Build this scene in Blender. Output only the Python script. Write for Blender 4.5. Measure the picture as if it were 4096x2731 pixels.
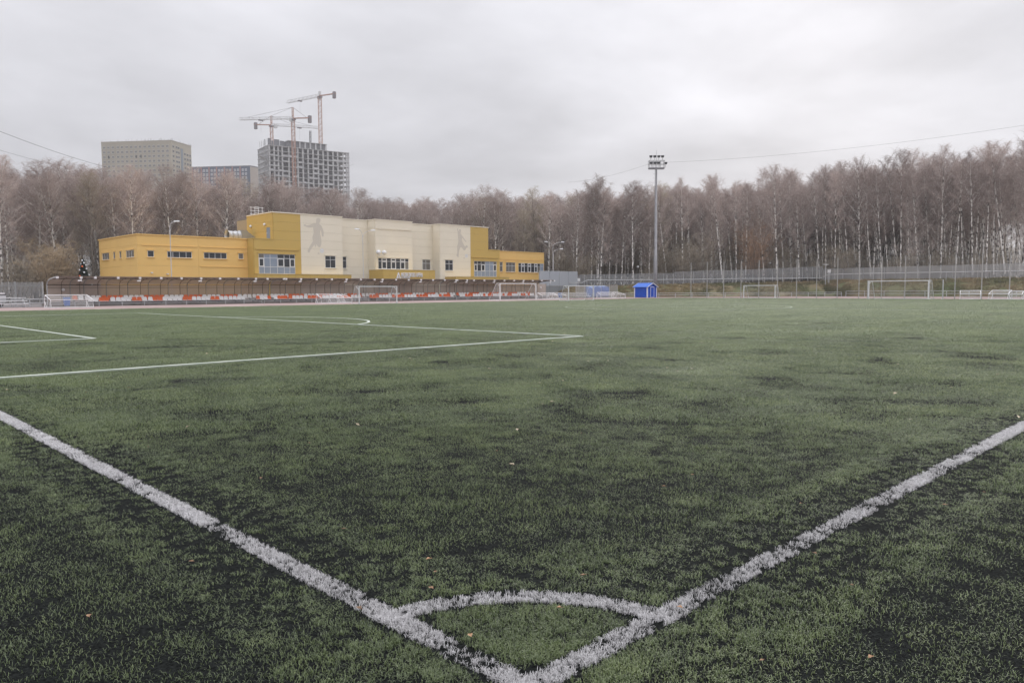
import bpy, math, random
import numpy as np
from mathutils import Vector, Matrix
R = math.radians
for o in list(bpy.data.objects): bpy.data.objects.remove(o)
S = bpy.context.scene
COL = S.collection

# ------------------------------------------------------------------ camera
cam_d = bpy.data.cameras.new('camera'); cam = bpy.data.objects.new('camera', cam_d); COL.objects.link(cam)
YAW, PITCH, ROLL = 0.79522, -0.06796, -0.00517
CAM = Vector((-1.9125, -1.8812, 1.4996))
fw = Vector((math.cos(YAW)*math.cos(PITCH), math.sin(YAW)*math.cos(PITCH), math.sin(PITCH)))
rt = Vector((math.sin(YAW), -math.cos(YAW), 0)); up = rt.cross(fw)
r2 = rt*math.cos(ROLL) + up*math.sin(ROLL); u2 = -rt*math.sin(ROLL) + up*math.cos(ROLL)
M = Matrix(((r2.x, u2.x, -fw.x, CAM.x), (r2.y, u2.y, -fw.y, CAM.y), (r2.z, u2.z, -fw.z, CAM.z), (0, 0, 0, 1)))
cam.matrix_world = M
cam_d.sensor_width = 36; cam_d.lens = 36*3036.54/4096; cam_d.clip_start = 0.1; cam_d.clip_end = 6000
S.camera = cam

# ------------------------------------------------------------------ sky, sun, exposure
SUN_AZ, SUN_EL = R(24), R(19)
sun_dir = Vector((math.cos(SUN_AZ)*math.cos(SUN_EL), math.sin(SUN_AZ)*math.cos(SUN_EL), math.sin(SUN_EL)))
W = bpy.data.worlds.new('World'); S.world = W; W.use_nodes = True
nt = W.node_tree; nt.nodes.clear(); N = nt.nodes.new; K = nt.links.new
def wn(t, **kw):
    n = N(t)
    for k, v in kw.items(): setattr(n, k, v)
    return n
def math_n(op, a, b=None, clamp=False, tree=None):
    tr = tree or nt
    n = tr.nodes.new('ShaderNodeMath'); n.operation = op; n.use_clamp = clamp
    for i, x in enumerate((a, b)):
        if x is None: continue
        if isinstance(x, (int, float)): n.inputs[i].default_value = x
        else: tr.links.new(x, n.inputs[i])
    return n.outputs[0]
tc = N('ShaderNodeTexCoord'); sep = N('ShaderNodeSeparateXYZ'); K(tc.outputs['Generated'], sep.inputs[0])
zc = math_n('MAXIMUM', sep.outputs[2], 0.0)
den = math_n('ADD', zc, 0.16)
cx = math_n('DIVIDE', sep.outputs[0], den); cy = math_n('DIVIDE', sep.outputs[1], den)
cmb = N('ShaderNodeCombineXYZ'); K(cx, cmb.inputs[0]); K(cy, cmb.inputs[1])
n1 = N('ShaderNodeTexNoise'); n1.inputs['Scale'].default_value = 0.55; n1.inputs['Detail'].default_value = 5; n1.inputs['Roughness'].default_value = 0.52
n1.inputs['Distortion'].default_value = 0.5
K(cmb.outputs[0], n1.inputs['Vector'])
n2 = N('ShaderNodeTexNoise'); n2.inputs['Scale'].default_value = 2.1; n2.inputs['Detail'].default_value = 6; n2.inputs['Roughness'].default_value = 0.55
K(cmb.outputs[0], n2.inputs['Vector'])
cl = math_n('ADD', math_n('MULTIPLY', math_n('SUBTRACT', n1.outputs[0], 0.5), 1.2), math_n('MULTIPLY', math_n('SUBTRACT', n2.outputs[0], 0.5), 0.4))
# overcast luminance: brighter towards the zenith, as under any thick cloud layer
grad = math_n('ADD', 1.0, math_n('MULTIPLY', math_n('POWER', zc, 2.6), 3.9))
dt = N('ShaderNodeVectorMath'); dt.operation = 'DOT_PRODUCT'; K(tc.outputs['Generated'], dt.inputs[0]); dt.inputs[1].default_value = sun_dir
dpos = math_n('MAXIMUM', dt.outputs['Value'], 0.0)
glow = math_n('ADD', math_n('MULTIPLY', math_n('POWER', dpos, 30.0), 0.15), math_n('MULTIPLY', math_n('POWER', dpos, 6.0), 0.06))
lum = math_n('MULTIPLY', math_n('ADD', grad, glow), math_n('ADD', 1.0, cl))
lum = math_n('MULTIPLY', lum, 0.615)
tint = N('ShaderNodeCombineColor')
K(math_n('MULTIPLY', lum, 0.985), tint.inputs[0]); K(math_n('MULTIPLY', lum, 0.985), tint.inputs[1]); K(math_n('MULTIPLY', lum, 1.045), tint.inputs[2])
bgc = N('ShaderNodeBackground'); K(tint.outputs[0], bgc.inputs[0]); bgc.inputs[1].default_value = 1.0
sky = N('ShaderNodeTexSky'); sky.sky_type = 'NISHITA'; sky.sun_disc = False
sky.sun_elevation = SUN_EL; sky.sun_rotation = math.pi/2 - SUN_AZ
bgs = N('ShaderNodeBackground'); K(sky.outputs[0], bgs.inputs[0]); bgs.inputs[1].default_value = 0.05
mx = N('ShaderNodeMixShader'); mx.inputs[0].default_value = 0.95; K(bgs.outputs[0], mx.inputs[1]); K(bgc.outputs[0], mx.inputs[2])
out = N('ShaderNodeOutputWorld'); K(mx.outputs[0], out.inputs[0])

sd = bpy.data.lights.new('sun', 'SUN'); sd.energy = 1.5; sd.angle = R(40); sd.color = (1.0, 0.96, 0.9)
so = bpy.data.objects.new('sun', sd); COL.objects.link(so)
so.rotation_euler = (-sun_dir).to_track_quat('-Z', 'Y').to_euler(); so.location = (0, 0, 80)
S.view_settings.view_transform = 'Standard'; S.view_settings.look = 'None'; S.view_settings.gamma = 1
S.view_settings.use_curve_mapping = False; S.view_settings.exposure = 0.1
S.cycles.max_bounces = 5; S.cycles.diffuse_bounces = 3; S.cycles.glossy_bounces = 2; S.cycles.transparent_max_bounces = 24

# ------------------------------------------------------------------ helpers
MATS = {}
def mat(name, col, rough=0.6, col2=None, scale=3.0, detail=4, spec=0.5, metal=0.0, bump=0.0, stretch=None, alpha=None, lo=0.35, hi=0.65, coords='Object', rnd=0.0):
    if name in MATS: return MATS[name]
    m = bpy.data.materials.new(name); m.use_nodes = True; t = m.node_tree; b = t.nodes['Principled BSDF']
    b.inputs['Base Color'].default_value = (*col, 1); b.inputs['Roughness'].default_value = rough
    b.inputs['Specular IOR Level'].default_value = spec; b.inputs['Metallic'].default_value = metal
    src = None
    if col2 is not None or bump:
        g = t.nodes.new('ShaderNodeTexCoord'); vec = g.outputs[coords] if coords != 'World' else None
        if coords == 'World':
            gg = t.nodes.new('ShaderNodeNewGeometry'); vec = gg.outputs['Position']
        if stretch:
            mp = t.nodes.new('ShaderNodeMapping'); mp.inputs['Scale'].default_value = stretch; t.links.new(vec, mp.inputs[0]); vec = mp.outputs[0]
        n = t.nodes.new('ShaderNodeTexNoise'); n.inputs['Scale'].default_value = scale; n.inputs['Detail'].default_value = detail
        t.links.new(vec, n.inputs['Vector'])
        if col2 is not None:
            r = t.nodes.new('ShaderNodeValToRGB'); r.color_ramp.elements[0].color = (*col, 1); r.color_ramp.elements[1].color = (*col2, 1)
            r.color_ramp.elements[0].position = lo; r.color_ramp.elements[1].position = hi
            t.links.new(n.outputs[0], r.inputs[0]); src = r.outputs[0]; t.links.new(src, b.inputs['Base Color'])
        if bump:
            bp = t.nodes.new('ShaderNodeBump'); bp.inputs['Strength'].default_value = bump; t.links.new(n.outputs[0], bp.inputs['Height']); t.links.new(bp.outputs[0], b.inputs['Normal'])
    if rnd:
        oi = t.nodes.new('ShaderNodeObjectInfo'); h = t.nodes.new('ShaderNodeHueSaturation')
        h.inputs['Color'].default_value = (*col, 1)
        if src: t.links.new(src, h.inputs['Color'])
        t.links.new(math_n('ADD', math_n('MULTIPLY', oi.outputs['Random'], 2*rnd, tree=t), 1-rnd, tree=t), h.inputs['Value'])
        t.links.new(h.outputs[0], b.inputs['Base Color'])
    if alpha is not None:
        b.inputs['Alpha'].default_value = alpha
    MATS[name] = m; return m

class MB:
    def __init__(s): s.v = []; s.f = []; s.m = []
    def add(s, vs, fs, mi=0):
        k = len(s.v); s.v.extend(vs); s.f.extend(tuple(i+k for i in f) for f in fs); s.m.extend([mi]*len(fs)); return s
    def box(s, x0, x1, y0, y1, z0, z1, mi=0):
        return s.add([(x0,y0,z0),(x1,y0,z0),(x1,y1,z0),(x0,y1,z0),(x0,y0,z1),(x1,y0,z1),(x1,y1,z1),(x0,y1,z1)],
                     [(0,3,2,1),(4,5,6,7),(0,1,5,4),(1,2,6,5),(2,3,7,6),(3,0,4,7)], mi)
    def tube(s, pts, rad, n=6, mi=0, cap=True):
        if not isinstance(rad, (list, tuple)): rad = [rad]*len(pts)
        vs = []; L = len(pts)
        for i, p in enumerate(pts):
            a = pts[max(i-1, 0)]; b = pts[min(i+1, L-1)]
            d = (b[0]-a[0], b[1]-a[1], b[2]-a[2]); l = math.sqrt(d[0]**2+d[1]**2+d[2]**2) or 1
            d = (d[0]/l, d[1]/l, d[2]/l)
            if abs(d[2]) < 0.9: q = math.hypot(d[0], d[1]); e = (-d[1]/q, d[0]/q, 0)
            else: q = math.hypot(d[0], d[2]); e = (d[2]/q, 0, -d[0]/q)
            g = (d[1]*e[2]-d[2]*e[1], d[2]*e[0]-d[0]*e[2], d[0]*e[1]-d[1]*e[0])
            for k in range(n):
                c = math.cos(2*math.pi*k/n)*rad[i]; w = math.sin(2*math.pi*k/n)*rad[i]
                vs.append((p[0]+e[0]*c+g[0]*w, p[1]+e[1]*c+g[1]*w, p[2]+e[2]*c+g[2]*w))
        fs = [(i*n+k, i*n+(k+1)%n, (i+1)*n+(k+1)%n, (i+1)*n+k) for i in range(L-1) for k in range(n)]
        if cap: fs += [tuple(range(n-1, -1, -1)), tuple(range((L-1)*n, L*n))]
        return s.add(vs, fs, mi)
    def sqbar(s, a, b, w, h=None, mi=0):
        a = Vector(a); b = Vector(b); h = h or w; d = (b-a).normalized()
        e = d.cross(Vector((0,0,1)));
        e = Vector((1,0,0)) if e.length < 1e-4 else e.normalized(); g = e.cross(d)
        vs = [tuple(p + e*(sx*w/2) + g*(sy*h/2)) for p in (a, b) for sx, sy in ((-1,-1),(1,-1),(1,1),(-1,1))]
        return s.add(vs, [(3,2,1,0),(4,5,6,7),(0,1,5,4),(1,2,6,5),(2,3,7,6),(3,0,4,7)], mi)
    def lathe(s, prof, n=12, c=(0,0,0), mi=0):
        vs = [(c[0]+r*math.cos(2*math.pi*k/n), c[1]+r*math.sin(2*math.pi*k/n), c[2]+z) for r, z in prof for k in range(n)]
        L = len(prof); fs = [(i*n+k, i*n+(k+1)%n, (i+1)*n+(k+1)%n, (i+1)*n+k) for i in range(L-1) for k in range(n)]
        fs += [tuple(range(n-1,-1,-1)), tuple(range((L-1)*n, L*n))]
        return s.add(vs, fs, mi)
    def ball(s, c, r, n=8, mi=0, sz=1.0):
        return s.lathe([(max(r*math.sin(math.pi*i/n), 0.002), -r*sz*math.cos(math.pi*i/n)) for i in range(n+1)], n+2, c, mi)
    def extrude(s, poly, d, mi=0):          # polygon points + offset vector
        n = len(poly); d = Vector(d); a = [tuple(p) for p in poly]; b = [tuple(Vector(p)+d) for p in poly]
        return s.add(a+b, [tuple(range(n-1,-1,-1)), tuple(range(n, 2*n))]+[(i,(i+1)%n,n+(i+1)%n,n+i) for i in range(n)], mi)
    def mesh(s, name, mats):
        me = bpy.data.meshes.new(name); me.from_pydata(s.v, [], s.f)
        for m in (mats if isinstance(mats, (list, tuple)) else [mats]): me.materials.append(m)
        if any(s.m): me.polygons.foreach_set('material_index', s.m)
        return me
    def build(s, name, mats, parent=None, smooth=False, loc=None, rz=None):
        me = s.mesh(name, mats)
        if smooth: me.polygons.foreach_set('use_smooth', [True]*len(me.polygons))
        return link(name, me, parent, loc, rz)
def link(name, me, parent=None, loc=None, rz=None):
    o = bpy.data.objects.new(name, me); COL.objects.link(o); o.parent = parent
    if loc is not None: o.location = loc
    if rz is not None: o.rotation_euler = (0, 0, rz)
    return o
def tag(o, label=None, cat=None, group=None, kind=None):
    if label: o['label'] = label
    if cat: o['category'] = cat
    if group: o['group'] = group
    if kind: o['kind'] = kind
    return o
def thing(name, label, cat, loc=(0,0,0), rz=0, group=None):
    return tag(link(name, None, None, loc, rz), label, cat, group)
def kids(o): return [c for c in o.children]
def copy_tree(o, parent=None):
    c = o.copy(); COL.objects.link(c); c.parent = parent
    for ch in list(o.children): copy_tree(ch, c)
    return c
def struct(o): o['kind'] = 'structure'; return o

rng = np.random.default_rng(7)
def vnoise(x, y, scale, seed):
    g = np.random.default_rng(seed).random((256, 256)); u = x/scale+64; v = y/scale+64
    i = np.floor(u).astype(int); j = np.floor(v).astype(int); a = u-i; b = v-j; a = a*a*(3-2*a); b = b*b*(3-2*b)
    q = lambda p, r: g[p % 256, r % 256]
    return (q(i,j)*(1-a)+q(i+1,j)*a)*(1-b)+(q(i,j+1)*(1-a)+q(i+1,j+1)*a)*b
def instancer(name, protos, mats, pts, rot, scl, pick):
    """one object: prototype meshes + points, instanced by a node tree of its own"""
    V = []; F = []; MI = []; pr = []
    for i, p in enumerate(protos):
        k = len(V); V += p.v; F += [tuple(a+k for a in f) for f in p.f]; MI += p.m; pr += [i]*len(p.v)
    n0 = len(V); V += [tuple(p) for p in pts]; n = len(pts)
    me = bpy.data.meshes.new(name); me.from_pydata(V, [], F); me.polygons.foreach_set('material_index', MI)
    for m in mats: me.materials.append(m)
    def att(nm, typ, arr, key):
        a = me.attributes.new(nm, typ, 'POINT'); a.data.foreach_set(key, np.ascontiguousarray(arr).ravel())
    att('proto', 'INT', np.array(pr+[-1]*n, dtype=np.int32), 'value')
    att('pick', 'INT', np.concatenate([np.zeros(n0, np.int32), pick.astype(np.int32)]), 'value')
    att('rot', 'FLOAT_VECTOR', np.concatenate([np.zeros((n0,3)), rot]).astype(np.float32), 'vector')
    att('scl', 'FLOAT_VECTOR', np.concatenate([np.ones((n0,3)), scl]).astype(np.float32), 'vector')
    ng = bpy.data.node_groups.new(name, 'GeometryNodeTree')
    ng.interface.new_socket('Geometry', in_out='INPUT', socket_type='NodeSocketGeometry')
    ng.interface.new_socket('Geometry', in_out='OUTPUT', socket_type='NodeSocketGeometry')
    gi = ng.nodes.new('NodeGroupInput'); go = ng.nodes.new('NodeGroupOutput')
    def named(nm, typ):
        a = ng.nodes.new('GeometryNodeInputNamedAttribute'); a.data_type = typ; a.inputs['Name'].default_value = nm; return a.outputs['Attribute']
    def sep_by(i):
        c = ng.nodes.new('FunctionNodeCompare'); c.data_type = 'INT'; c.operation = 'EQUAL'
        ng.links.new(named('proto', 'INT'), c.inputs['A'] if c.inputs['A'].type == 'INT' else [s for s in c.inputs if s.name == 'A' and s.type == 'INT'][0])
        [s for s in c.inputs if s.name == 'B' and s.type == 'INT'][0].default_value = i
        sg = ng.nodes.new('GeometryNodeSeparateGeometry'); sg.domain = 'POINT'
        ng.links.new(gi.outputs[0], sg.inputs['Geometry']); ng.links.new(c.outputs[0], sg.inputs['Selection']); return sg.outputs[0]
    g2i = ng.nodes.new('GeometryNodeGeometryToInstance')
    for i in reversed(range(len(protos))): ng.links.new(sep_by(i), g2i.inputs[0])
    iop = ng.nodes.new('GeometryNodeInstanceOnPoints')
    ng.links.new(sep_by(-1), iop.inputs['Points']); ng.links.new(g2i.outputs[0], iop.inputs['Instance'])
    iop.inputs['Pick Instance'].default_value = True
    ng.links.new(named('pick', 'INT'), iop.inputs['Instance Index']); ng.links.new(named('rot', 'FLOAT_VECTOR'), iop.inputs['Rotation'])
    ng.links.new(named('scl', 'FLOAT_VECTOR'), iop.inputs['Scale']); ng.links.new(iop.outputs[0], go.inputs[0])
    o = link(name, me); md = o.modifiers.new('instances', 'NODES'); md.node_group = ng
    return o

# ------------------------------------------------------------------ ground, turf, track
PW, PL = 67.76, 104.56          # pitch width (Y) and length (X)
def sheet(name, x0, x1, y0, y1, z, m):
    return struct(MB().add([(x0,y0,z),(x1,y0,z),(x1,y1,z),(x0,y1,z)], [(0,1,2,3)]).build(name, m))
m_ground = mat('ground', (0.13,0.11,0.09), 0.9, (0.2,0.18,0.16), 0.15)
m_asph = mat('asphalt', (0.12,0.11,0.11), 0.85, (0.19,0.175,0.17), 0.35, 6, coords='World')
m_track = mat('track', (0.24,0.165,0.15), 0.85, (0.33,0.25,0.235), 0.22, 6, coords='World')
m_infill = mat('infill', (0.003,0.0035,0.0035), 0.95, (0.015,0.017,0.016), 70, 8, spec=0.04, coords='World', bump=0.5)
sheet('ground', -340, 840, -340, 840, -0.03, m_ground)
sheet('path', -60, 146, -60, 118, -0.02, m_asph)
sheet('track', -14, 137, 70.6, 86.2, -0.012, m_track)
sheet('track', 108.6, 137, 8, 70.55, -0.012, m_track)
sheet('pitch', -12, 108.5, -9, 70.5, -0.004, m_infill)

# turf fibres: tufts, the same size on the eye at every distance
def tuft(seed, n, rad, l0, l1, wf=1.0, ln=(0.5, 1.35)):
    q = random.Random(seed); b = MB()
    for i in range(n):
        a = q.uniform(0, 2*math.pi); r = rad*math.sqrt(q.random()); px, py = r*math.cos(a), r*math.sin(a)
        h = q.uniform(0, 2*math.pi); l = q.uniform(l0, l1); w = q.uniform(0.0007, 0.0012)*wf; lean = q.uniform(*ln)
        dx, dy = math.cos(h), math.sin(h); sx, sy = -dy*w, dx*w
        m1 = (px+dx*l*0.45*math.sin(lean*0.6), py+dy*l*0.45*math.sin(lean*0.6), l*0.5*math.cos(lean*0.6)+0.002)
        tp = (m1[0]+dx*l*0.55*math.sin(lean), m1[1]+dy*l*0.55*math.sin(lean), m1[2]+l*0.5*math.cos(min(lean*1.25,1.5)))
        b.add([(px-sx,py-sy,0),(px+sx,py+sy,0),(m1[0]+sx,m1[1]+sy,m1[2]),(m1[0]-sx,m1[1]-sy,m1[2]),(tp[0]+sx*.5,tp[1]+sy*.5,tp[2]),(tp[0]-sx*.5,tp[1]-sy*.5,tp[2])],
              [(0,1,2,3),(3,2,4,5)])
    return b
def turf_mat(name, ca, cb, cc, rough, spec):
    m = bpy.data.materials.new(name); m.use_nodes = True; t = m.node_tree; b = t.nodes['Principled BSDF']
    g = t.nodes.new('ShaderNodeNewGeometry'); mp = t.nodes.new('ShaderNodeMapping'); mp.inputs['Rotation'].default_value = (0,0,0.25); mp.inputs['Scale'].default_value = (0.16,0.42,1)
    t.links.new(g.outputs['Position'], mp.inputs[0])
    n = t.nodes.new('ShaderNodeTexNoise'); n.inputs['Scale'].default_value = 1.0; n.inputs['Detail'].default_value = 5; n.inputs['Roughness'].default_value = 0.62; t.links.new(mp.outputs[0], n.inputs['Vector'])
    oi = t.nodes.new('ShaderNodeObjectInfo')
    n_b = t.nodes.new('ShaderNodeTexNoise'); n_b.inputs['Scale'].default_value = 3.1; n_b.inputs['Detail'].default_value = 3; t.links.new(g.outputs['Position'], n_b.inputs['Vector'])
    f = math_n('ADD', math_n('ADD', math_n('MULTIPLY', n.outputs[0], 0.55, tree=t), math_n('MULTIPLY', n_b.outputs[0], 0.42, tree=t), tree=t), math_n('MULTIPLY', oi.outputs['Random'], 0.3, tree=t), tree=t)
    r = t.nodes.new('ShaderNodeValToRGB'); e = r.color_ramp.elements; e[0].position = 0.32; e[0].color = (*ca,1); e[1].position = 0.92; e[1].color = (*cc,1)
    k = r.color_ramp.elements.new(0.62); k.color = (*cb,1)
    t.links.new(f, r.inputs[0]); t.links.new(r.outputs[0], b.inputs['Base Color'])
    b.inputs['Roughness'].default_value = rough; b.inputs['Specular IOR Level'].default_value = spec
    tr = t.nodes.new('ShaderNodeBsdfTranslucent'); t.links.new(r.outputs[0], tr.inputs[0]); mx_ = t.nodes.new('ShaderNodeMixShader'); mx_.inputs[0].default_value = 0.3   # thin plastic fibres let light through
    t.links.new(b.outputs[0], mx_.inputs[1]); t.links.new(tr.outputs[0], mx_.inputs[2]); t.links.new(mx_.outputs[0], [n_ for n_ in t.nodes if n_.type == 'OUTPUT_MATERIAL'][0].inputs[0])
    return m
m_turf = turf_mat('turf_fibre', (0.076,0.095,0.054), (0.140,0.188,0.074), (0.240,0.292,0.114), 0.40, 0.75)
m_white_f = turf_mat('white_fibre', (0.40,0.39,0.395), (0.57,0.56,0.565), (0.76,0.75,0.755), 0.55, 0.4)
# distance (in plan) to each marking near the camera
def line_dist(x, y):
    d = np.where(y > 0, np.abs(x-0.06), np.hypot(x-0.06, y))
    d = np.minimum(d, np.where(x > 0, np.abs(y-0.06), np.hypot(x, y-0.06)))
    r = np.hypot(x, y); d = np.minimum(d, np.where((x > 0) & (y > 0), np.abs(r-0.94), 9))
    return d-0.06
m2 = PW/2
def far_line_dist(x, y):
    def seg(ax, ay, bx, by):
        t = np.clip(((x-ax)*(bx-ax)+(y-ay)*(by-ay))/((bx-ax)**2+(by-ay)**2), 0, 1); return np.hypot(x-ax-t*(bx-ax), y-ay-t*(by-ay))
    d = seg(0, m2-20.16, 16.5, m2-20.16)
    for s in ((16.5,m2-20.16,16.5,m2+20.16),(0,m2+20.16,16.5,m2+20.16),(0,m2-9.16,5.5,m2-9.16),(5.5,m2-9.16,5.5,m2+9.16),(PL/2,0,PL/2,PW),(0,PW,PL,PW),(PL,0,PL,PW)):
        d = np.minimum(d, seg(*s))
    d = np.minimum(d, np.abs(np.hypot(x-PL/2, y-m2)-9.15)); d = np.minimum(d, np.where(x > 16.5, np.abs(np.hypot(x-11, y-m2)-9.15), 9))
    return d-0.06
def wedge(n, r0, r1, spread=R(41)):
    u = rng.random(n); r = np.sqrt(u*(r1*r1-r0*r0)+r0*r0); a = YAW + rng.uniform(-spread, spread, n)
    return CAM.x+r*np.cos(a), CAM.y+r*np.sin(a), r
P_, S_, B_ = [], [], []
def patch(x, y): return 0.62*vnoise(x, y, 0.42, 1)+0.30*vnoise(x, y, 0.15, 2)+0.38*vnoise(x, y, 1.9, 3)
def cover(x, y, r): return np.clip((patch(x, y)-0.63)*0.36+0.50+np.clip((r-4.5)/12, 0, 1)*0.7, 0.42, 1)
for D0, big, r_edges in ((390.0, 0, [2.1, 3.2, 4.5, 6.5]), (470.0, 0, [6.5, 8.5]), (18.0, 1, [8.5, 11, 15, 20, 26]), (24.0, 1, [26, 38]), (40.0, 1, [38, 60, 95, 140])):
    for r0, r1 in zip(r_edges[:-1], r_edges[1:]):
        e_ = 0.06 if not big else 0.5
        s0 = max(r0/(3.2 if not big else 8.5), 1)**e_; n = int(D0/s0**2*R(41)*(r1*r1-r0*r0))
        x, y, r = wedge(n, r0, r1); s = np.maximum(r/(3.2 if not big else 8.5), 1)**e_
        keep = rng.random(n) < (s0/s)**2
        keep &= rng.random(n) < cover(x, y, r)
        rad = 0.33*s if big else 0.07*s
        keep &= (x < 108.4-rad) & (y < 70.4-rad) & (x > -12) & (y > -9)
        ld = line_dist(x, y); keep &= ld > (rad*0.9 if big else 0.36)
        P_.append(np.stack([x, y, np.full(n, -0.004)], 1)[keep]); S_.append(s[keep]); B_.append(np.full(int(keep.sum()), big))
# small tufts filling the strips beside the near markings
nA, nB, nC = 27000, 45000, 4100; aa = rng.uniform(-0.4, 2.0, nC); qr = rng.uniform(0.3, 1.6, nC)
x = np.concatenate([rng.uniform(-0.64, 0.76, nA), rng.uniform(-0.7, 34, nB), qr*np.cos(aa)]); y = np.concatenate([rng.uniform(-0.7, 22, nA), rng.uniform(-0.64, 0.76, nB), qr*np.sin(aa)])
r = np.hypot(x-CAM.x, y-CAM.y); ld = line_dist(x, y); s = np.maximum(r/3.2, 1)**0.3
keep = (ld > 0.022*s) & (ld < 0.56) & (rng.random(len(x)) < cover(x, y, r)/s**2*1.0)
P_.append(np.stack([x, y, np.full(len(x), -0.004)], 1)[keep]); S_.append(s[keep]); B_.append(np.full(int(keep.sum()), 2))
pts = np.concatenate(P_); s = np.concatenate(S_); n = len(pts)
rr_ = np.hypot(pts[:,0]-CAM.x, pts[:,1]-CAM.y); hz = np.clip((patch(pts[:,0], pts[:,1])-0.38)*0.9+0.6+np.clip((rr_-6)/30, 0, 1)*0.3, 0.42, 1.1)
scl = np.stack([s, s, np.clip(s, 1, 99)**0.2*hz*rng.uniform(0.8, 1.15, n)], 1)
rot = np.stack([np.zeros(n), np.zeros(n), rng.uniform(0, 6.28, n)], 1)
o = instancer('turf_grass', [tuft(i, 26, 0.085, 0.013, 0.024, 0.85) for i in range(5)]+[tuft(20+i, 420, 0.36, 0.018, 0.032, 1.35) for i in range(5)]+[tuft(30+i, 12, 0.03, 0.013, 0.024, 0.85) for i in range(5)], [m_turf], pts, rot, scl, rng.integers(0, 5, n)+5*np.concatenate(B_))
tag(o, 'dark green artificial grass fibres covering the football pitch', 'grass', kind='stuff')
# white fibres of the near markings
def fibres(name, label, fn, area, r_max):
    n = int(area*6600); X, Y = fn(n); r = np.hypot(X-CAM.x, Y-CAM.y)
    wear = 0.6*vnoise(X, Y, 0.45, 11)+0.4*vnoise(X, Y, 0.12, 12)
    k = (r < r_max) & (rng.random(n) < np.clip((wear-0.26)*2.4, 0.16, 1))
    X, Y, r = X[k], Y[k], r[k]; n = len(X); s = np.clip(r/4.5, 1, 2.0)
    o = instancer(name, [tuft(40+i, 6, 0.013, 0.015, 0.024, 1.05, (0.3, 1.2)) for i in range(5)], [m_white_f], np.stack([X, Y, np.full(n, -0.004)], 1),
                  np.stack([np.zeros(n), np.zeros(n), rng.uniform(0, 6.28, n)], 1), np.stack([s, s, rng.uniform(0.8, 1.15, n)], 1), rng.integers(0, 5, n))
    o['kind'] = 'structure'; o['label'] = label; return o
jit = lambda n: rng.normal(0, 0.004, n)
fibres('goal_line', 'white turf line running from the corner towards the yellow building', lambda n: (rng.uniform(0, .12, n)+jit(n), rng.uniform(0, 22, n)), 22*.12, 30)
fibres('touchline', 'white turf line running from the corner towards the far goal', lambda n: (rng.uniform(0, 34, n), rng.uniform(0, .12, n)+jit(n)), 34*.12, 40)
def arc_pts(n):
    a = rng.uniform(0, math.pi/2, n); q = rng.uniform(.88, 1.0, n)+jit(n); return q*np.cos(a), q*np.sin(a)
fibres('corner_arc', 'white quarter circle in the corner of the pitch', arc_pts, 1.5*.12, 10)
# far markings: strips of white fibre as high as the pile
m_line = mat('line_far', (0.36,0.41,0.34), 0.7, (0.50,0.53,0.47), 2.0, 5, coords='World')
def strip(name, label, segs, h=.03):
    b = MB()
    for (ax, ay, bx, by) in segs:
        d = Vector((bx-ax, by-ay, 0)).normalized(); e = Vector((-d.y, d.x, 0))*0.062
        b.add([(ax-e.x,ay-e.y,0),(bx-e.x,by-e.y,0),(bx+e.x,by+e.y,0),(ax+e.x,ay+e.y,0),(ax-e.x,ay-e.y,h),(bx-e.x,by-e.y,h),(bx+e.x,by+e.y,h),(ax+e.x,ay+e.y,h)],
              [(4,5,6,7),(0,1,5,4),(1,2,6,5),(2,3,7,6),(3,0,4,7)])
    o = b.build(name, m_line); o['label'] = label; return struct(o)
def circ(cx_, cy_, r, a0, a1, n):
    t = [a0+(a1-a0)*i/n for i in range(n+1)]; return [(cx_+r*math.cos(p), cy_+r*math.sin(p), cx_+r*math.cos(q), cy_+r*math.sin(q)) for p, q in zip(t[:-1], t[1:])]
strip('penalty_area_line', 'white outline of the large penalty area', [(0,m2-20.16,16.5,m2-20.16),(16.5,m2-20.16,16.5,m2+20.16),(0,m2+20.16,16.5,m2+20.16)])
strip('goal_area_line', 'white outline of the small goal area', [(0,m2-9.16,5.5,m2-9.16),(5.5,m2-9.16,5.5,m2+9.16),(0,m2+9.16,5.5,m2+9.16)])
ac = math.acos(5.5/9.15)
strip('penalty_arc', 'white arc bulging from the penalty area', circ(11, m2, 9.15, -ac, ac, 24))
strip('centre_circle', 'white centre circle of the pitch', circ(PL/2, m2, 9.15, 0, 2*math.pi, 64), .02)
strip('halfway_line', 'white halfway line across the pitch', [(PL/2, 0.2, PL/2, PW)], .019)
strip('touchline', 'white touchline in front of the stand', [(0, PW, PL, PW)], .019)
strip('touchline', 'far end of the touchline', [(34.1, 0.06, PL, 0.06)])
strip('goal_line', 'white goal line under the far full-size goal', [(PL, 0, PL, PW)])
strip('goal_line', 'far end of the goal line', [(0.06, 22.1, 0.06, PW)])

# ------------------------------------------------------------------ banks and forest floor
m_bank = mat('bank_grass', (0.085,0.105,0.04), 0.95, (0.20,0.155,0.085), 0.16, 7, lo=0.38, hi=0.6, coords='World', bump=0.6)
m_floor = mat('leaf_litter', (0.10,0.08,0.06), 0.95, (0.19,0.15,0.115), 0.5, 6, coords='World')
FA, FB = Vector((113.5, 98.5, 0)), Vector((149.0, 63.4, 0))        # line of the middle fence
FC = Vector((147.0, 57.5, 0)); FD = Vector((147.0, 18, 0))
base_line = [(100, 117, 0), (106.5, 93.5, 0), (141.5, 58.8, 0), (139.8, 54, 0), (139.8, 5, 0)]
mid_line = [(103, 119, 0.9), (110.5, 96.5, 1.5), (146, 61.6, 2.2), (144.3, 56.5, 2.4), (144.3, 5, 2.4)]
top_line = [(106, 121, 1.9), (113.3, 98.3, 2.12), (148.8, 63.2, 2.8), (146.8, 57.4, 3.0), (146.8, 5, 3.0)]
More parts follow.
